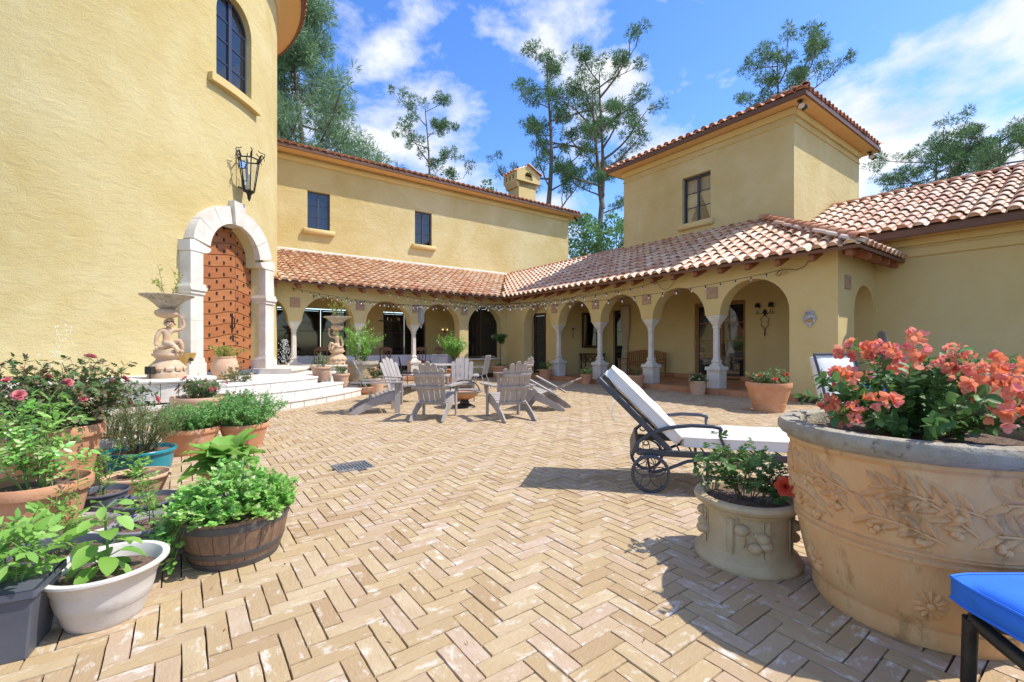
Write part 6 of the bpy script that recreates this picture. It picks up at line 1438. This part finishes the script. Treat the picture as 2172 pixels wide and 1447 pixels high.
# ------------------------------------------------------------------ cherub statues carrying shell bowls
def skin_body(nodes, edges, sub=2):
    me = bpy.data.meshes.new('body'); me.from_pydata([n[0] for n in nodes], edges, []); o = bpy.data.objects.new('tmp_body', me); COL.objects.link(o)
    md = o.modifiers.new('skin', 'SKIN'); md.use_smooth_shade = True; md.branch_smoothing = .6
    for v, n in zip(me.skin_vertices[0].data, nodes): v.radius = (n[1], n[1]) if not isinstance(n[1], tuple) else n[1]
    me.skin_vertices[0].data[0].use_root = True
    s_ = o.modifiers.new('sub', 'SUBSURF'); s_.levels = sub; s_.render_levels = sub
    dg = bpy.context.evaluated_depsgraph_get(); out = bpy.data.meshes.new_from_object(o.evaluated_get(dg)); bpy.data.objects.remove(o); out.polygons.foreach_set('use_smooth', [True]*len(out.polygons)); return out
def cherub(label, loc, rz, mirror=1):
    t = thing('cherub_statue', label, 'statue', loc, rz); m_ = mirror; SM = M['statue']
    # local: +y to the viewer side, x to the right of the figure's front as seen
    nd = [((0, 0, .60), .085), ((0, .0, .70), .075), ((.0, -.01, .80), .082), ((.005, -.01, .875), .07), ((.02, 0, .925), .042), ((.035, .015, .985), .068), ((.04, .02, 1.04), .060),
          ((-.10, 0, .875), .045), ((-.155, .01, .76), .036), ((-.17, .02, .63), .030), ((-.165, .04, .585), .034),            # lowered arm with fruit
          ((.10, 0, .88), .045), ((.20, .02, .89), .036), ((.255, .02, .98), .030), ((.235, .02, 1.09), .028),                 # raised arm
          ((-.06, .06, .60), .066), ((.03, .19, .635), .054), ((.10, .17, .56), .040), ((.155, .17, .50), .030), ((.19, .22, .485), .026),   # crossed leg
          ((.07, .05, .60), .066), ((.17, .12, .70), .052), ((.205, .13, .58), .038), ((.20, .12, .49), .030), ((.215, .19, .475), .026)]    # bent leg
    nd = [((x*m_, y, z), r) for (x, y, z), r in nd]
    ed = [(0, 1), (1, 2), (2, 3), (3, 4), (4, 5), (5, 6), (3, 7), (7, 8), (8, 9), (9, 10), (3, 11), (11, 12), (12, 13), (13, 14), (0, 15), (15, 16), (16, 17), (17, 18), (18, 19), (0, 20), (20, 21), (21, 22), (22, 23), (23, 24)]
    body = skin_body(nd, ed); b = obj('body', body, SM, t)
    hr = MB()
    for k in range(46):
        a = 2.4*k; zq = 1 - 1.5*k/46; r = sqrt(max(0, 1 - zq*zq)); p = Vector((cos(a)*r, sin(a)*r, zq))
        if p.y > .35 and zq < .55: continue
        hr.ball(Vector((.038*m_, .012, 1.01)) + p*.078, .022, 7, 5)
    obj('hair', hr, SM, b, smooth=60)
    fc = MB(); fc.ball((.042*m_, .088, .99), .013, 8, 6, (.8, 1, 1.3)); fc.ball((.042*m_, .078, .955), .016, 8, 6, (1.3, .7, .5))
    for s in (-1, 1): fc.ball((.04*m_ + s*.027, .074, 1.008), .011, 8, 6, (1.2, .6, .8)); fc.ball((.04*m_ + s*.036, .062, .968), .022, 8, 6, (1, .8, 1)); fc.ball((.04*m_ + s*.07, .01, .985), .016, 8, 6, (.5, 1, 1.3))
    obj('face', fc, SM, b, smooth=60)
    hd = MB()
    for q in range(5): a = -.9 + .45*q; hd.tube([(-.165*m_, .045, .575), (-.165*m_ + .028*sin(a), .062, .55 + .01*cos(a)), (-.165*m_ + .02*sin(a), .05, .525)], [.010, .009, .006], 6)
    hd.ball((-.165*m_, .05, .535), .026, 10, 7)
    for q in range(5): hd.tube([(.235*m_, .02, 1.09), ((.235 - .015*q + .03)*m_, .03, 1.13), ((.22 - .015*q + .02)*m_, .02, 1.16)], [.010, .008, .006], 6)
    obj('hands', hd, SM, b, smooth=60)
    obj('drapery', MB().tube([(-.16*m_, .02, .55), (-.05*m_, .10, .57), (.06*m_, .16, .60), (.10*m_, .22, .54), (.12*m_, .24, .47)], [.03, .05, .05, .04, .02], 8), SM, b, smooth=60)
    # pedestal with acanthus
    pd = obj('pedestal', MB().lathe([(0, 0), (.295, 0), (.30, .02), (.295, .10), (.27, .115), (.265, .13), (.255, .15), (.275, .19), (.25, .25), (.19, .30), (.165, .345), (.20, .39), (.235, .415), (.235, .45), (.205, .452), (.205, .515), (0, .515)], 40), SM, t, smooth=42)
    lf = MB()
    for k in range(12):
        a = 2*pi*k/12; d = Vector((cos(a), sin(a), 0)); s = Vector((-sin(a), cos(a), 0))
        for tq in range(4):
            z0_, z1_ = .13 + tq*.045, .13 + (tq+1)*.045; r0_, r1_ = (.285, .295, .255, .205, .175)[tq], (.285, .295, .255, .205, .175)[tq+1]; w0, w1 = (.055, .065, .055, .035, .012)[tq], (.055, .065, .055, .035, .012)[tq+1]
            lf.add([d*r0_ - s*w0 + Vector((0, 0, z0_)), d*(r0_+.022) + Vector((0, 0, z0_)), d*r0_ + s*w0 + Vector((0, 0, z0_)), d*r1_ - s*w1 + Vector((0, 0, z1_)), d*(r1_+.022) + Vector((0, 0, z1_)), d*r1_ + s*w1 + Vector((0, 0, z1_))], [(0, 1, 4, 3), (1, 2, 5, 4)])
    obj('acanthus', lf, SM, pd, smooth=50)
    # bowl: gadrooned cup and flared shell
    cupb = obj('cup', MB().lathe([(0, 1.10), (.07, 1.10), (.15, 1.13), (.185, 1.185), (.175, 1.235), (.13, 1.265), (.11, 1.275)], 80, mod=lambda a, i: 1 + .05*abs(sin(11*a)) if 1 < i < 5 else 1), SM, t, smooth=45)
    obj('shell_bowl', MB().lathe([(.10, 1.27), (.14, 1.30), (.20, 1.37), (.29, 1.45), (.395, 1.505), (.41, 1.52), (.40, 1.53), (.36, 1.515), (.25, 1.45), (.15, 1.36), (0, 1.33)], 120, mod=lambda a, i: 1 + (.012 + .006*i)*abs(cos(9*a)) if i < 7 else 1), M['rimstone'], cupb, smooth=50)
    return t
def facing(p): return atan2(-p.y, -p.x) - pi/2
pL, pR = Vector((-6.4, 8.4, .672)), Vector((-5.62, 14.55, .672))
cherub('carved stone cherub carrying a shell bowl beside the arched door', pL, facing(pL) + .15, -1); cherub('carved stone cherub carrying a shell bowl in front of the rear arcade', pR, facing(pR) - .2, 1)
for nm, lb, p, h, n_, lm in (('bowl_shrub', 'sparse yellow-green shrub growing in the shell bowl beside the door', pL, .72, 4, 'leaf_y'), ('bowl_shrub', 'bright bushy shrub growing in the shell bowl before the arcade', pR, .74, 9, 'leaf_y')):
    t = thing(nm, lb, 'shrub', p + Vector((0, 0, 1.38))); lv, sm = LV(), MB(); bush(lv, sm, 0, n_, h, .55, 11, .075, .05, .2, .04, 1, r=.007, start=.3); me = lv.mesh('foliage', 'round'); me.materials.append(M[lm]); obj('foliage', me, None, t, kind='stuff'); obj('stems', sm, M['stem'], t)
    obj('soil', MB().lathe([(0, .03), (.24, .07)], 16), M['soil'], t)
# ------------------------------------------------------------------ trees beyond the roofs
def np_tuft(c, r, n, L_, W_, acc, up=.25):
    d = nrg.normal(size=(n, 3)); d[:, 2] += up; d /= np.linalg.norm(d, axis=1, keepdims=True); P = np.array(c) + d*(r*nrg.random((n, 1))**.6*.8); nn = nrg.normal(size=(n, 3))
    acc[0].append(P); acc[1].append(d); acc[2].append(nn); acc[3].append(L_*nrg.uniform(.6, 1.2, n)); acc[4].append(np.full(n, W_)); acc[5].append(np.clip(nrg.normal(.5, .22, n) + .12*d[:, 2], 0, .99))
def acc_mesh(acc, name, mt, shape):
    lv = LV(); lv.P = np.concatenate(acc[0]); lv.D = np.concatenate(acc[1]); lv.N = np.concatenate(acc[2]); lv.L = np.concatenate(acc[3]); lv.W = np.concatenate(acc[4]); lv.R = np.concatenate(acc[5])
    me = lv.mesh(name, shape, .05); me.materials.append(M[mt]); return me
def pine(label, base, H, z0, nb, blen, seed, r0=.35, fork=None, dense=1.0, mt='needle', tl=.42, tw=.055, nt=46, prof=None, bias=None, lean=(0, 0), tuftr=.55, up=.35, pads=4):
    global rng
    keep = rng; rng = random.Random(seed)
    t = thing('pine_tree', label, 'tree', base, group='pine trees beyond the roofs'); sm = MB(); acc = [[] for _ in range(6)]
    def axis(zq): return Vector((lean[0]*zq/H*zq/H + .25*sin(zq*.35 + seed), lean[1]*zq/H + .25*cos(zq*.3 + seed), zq))
    n = 16; zs = [H*i/n for i in range(n+1)]; sm.tube([axis(z) - Vector((axis(0).x, axis(0).y, 0))*(1 - z/H) for z in zs], [max(.03, r0*(1 - .9*z/H)) for z in zs], 8)
    stems = [axis]
    if fork:
        zf, dx, dy, hf = fork; f2 = lambda zq: axis(zf) + Vector((dx, dy, 0))*((zq - zf)/(hf - zf))**.8 + Vector((0, 0, zq - zf)); sm.tube([f2(zf + (hf - zf)*i/10) for i in range(11)], [r0*.6*(1 - .85*i/10) for i in range(11)], 7); stems.append(f2)
    for k in range(nb):
        q = (k + rng.random())/nb; ax = stems[k % len(stems)]; zz = z0 + (H*.98 - z0)*q if ax is axis else max(fork[0] + .4, z0) + (fork[3] - max(fork[0] + .4, z0))*q
        pr = prof(q) if prof else (1 - q*.75); L_ = blen*pr*rng.uniform(.65, 1.1); a = 2.4*k + rng.uniform(-.5, .5)
        if bias is not None and rng.random() < .6: a = bias + rng.gauss(0, .7)
        d = Vector((cos(a), sin(a), up + rng.uniform(-.25, .25))).normalized(); p = ax(zz); pts = [p.copy()]
        for i in range(6): d = (d + Vector((rng.gauss(0, .13), rng.gauss(0, .13), rng.gauss(.03, .09)))).normalized(); p = p + d*(L_/6); pts.append(p.copy())
        rb = max(.03, r0*.28*(L_/blen)); sm.tube(pts, [rb*(1 - .13*i) for i in range(7)], 5, cap=False)
        for i in (2, 3, 4, 5, 6):
            for s in range(2 if dense > 1.2 and i > 2 else 1):
                e = pts[i] + (rv()*.8 + Vector((0, 0, .45)) + d*.5)*(L_*.17 + .2)
                if i == 2 and rng.random() < .6: continue
                sm.tube([pts[i], pts[i].lerp(e, .5) + rv()*.1, e], [rb*.45, rb*.33, rb*.2], 4, cap=False)
                for w_ in range(pads):
                    o_ = rv()*tuftr*1.5; o_.z *= .45; np_tuft(e + o_ + Vector((0, 0, tuftr*.3)), tuftr*rng.uniform(.7, 1.1), nt, tl, tw, acc)
    np_tuft(axis(H), tuftr*1.2, nt, tl, tw, acc); obj('trunk', sm, M['bark'], t, smooth=60); obj('crown', acc_mesh(acc, 'crown', mt, 'kite'), None, t); rng = keep; return t
pine('tall dense feathery conifer right beside the round tower', at(632, 31), 25.0, 7, 46, 5.6, 3, .42, dense=1.5, mt='needle_b', tl=.5, tw=.055, nt=34, prof=lambda q: (1.15 - q*.85), tuftr=.55, up=.12, pads=4)
pine('slim small-crowned pine rising behind the rear roof', at(906, 43), 24.2, 12, 14, 4.0, 8, .28, prof=lambda q: 1 - .6*abs(q-.4), tuftr=.36, tl=.32, nt=60, pads=3)
pine('tall sparse pine directly behind the chimney', at(1166, 41), 27.6, 13, 18, 5.2, 14, .42, prof=lambda q: 1 - .55*q, tuftr=.38, tl=.34, nt=60, pads=3)
pine('tall forked pine between the chimney and the square tower', at(1276, 40), 25.4, 13, 22, 5.0, 21, .42, fork=(13.5, -.9, .4, 24.5), prof=lambda q: .7 + .45*sin(pi*q), tuftr=.40, tl=.34, nt=60, pads=4)
pine('pine crown showing above the square tower roof', at(1652, 40), 27.0, 20, 16, 5.2, 27, .38, prof=lambda q: 1 - .5*q, tuftr=.40, tl=.34, nt=60, fork=(20, 2.6, 0, 27.4), pads=3)
pine('flat-topped pine behind the side wing, left of two', at(1985, 42), 19.0, 14.5, 15, 5.6, 33, .36, prof=lambda q: 1 - .2*q, tuftr=.42, tl=.34, nt=60, pads=4, up=.18)
pine('flat-topped pine behind the side wing, right of two', at(2120, 41), 20.4, 15.5, 16, 5.6, 39, .36, prof=lambda q: 1 - .2*q, tuftr=.42, tl=.34, nt=60, pads=4, up=.18)
def broad(label, base, z0, z1, rx, seed, n=40):
    t = thing('leafy_tree', label, 'tree', base, group='leafy trees beyond the roofs'); r2 = random.Random(seed); acc = [[] for _ in range(6)]; sm = MB(); sm.tube([(0, 0, 0), (.1, 0, z0), (0, .1, (z0+z1)/2)], [.22, .16, .06], 7)
    for k in range(n):
        a = 2.4*k; zq = r2.uniform(-1, 1); r = sqrt(1 - zq*zq)*r2.uniform(.55, 1); c = (cos(a)*r*rx, sin(a)*r*rx, (z0+z1)/2 + zq*(z1-z0)/2); np_tuft(c, .75, 120, .26, .15, acc, .4)
        if k % 3 == 0: sm.tube([(0, 0, z0), c], [.06, .02], 4, cap=False)
    obj('trunk', sm, M['bark'], t); obj('crown', acc_mesh(acc, 'crown', 'tleaf', 'kite'), None, t)
broad('leafy green tree at the far end of the rear wing', at(1238, 36), 5.5, 11.2, 2.6, 5); broad('leafy green tree against the left edge of the square tower', at(1300, 35), 5.5, 11.0, 2.4, 9); broad('small leafy treetop peeking over the rear roof', at(1038, 44), 12, 17.0, 1.6, 12, 16)
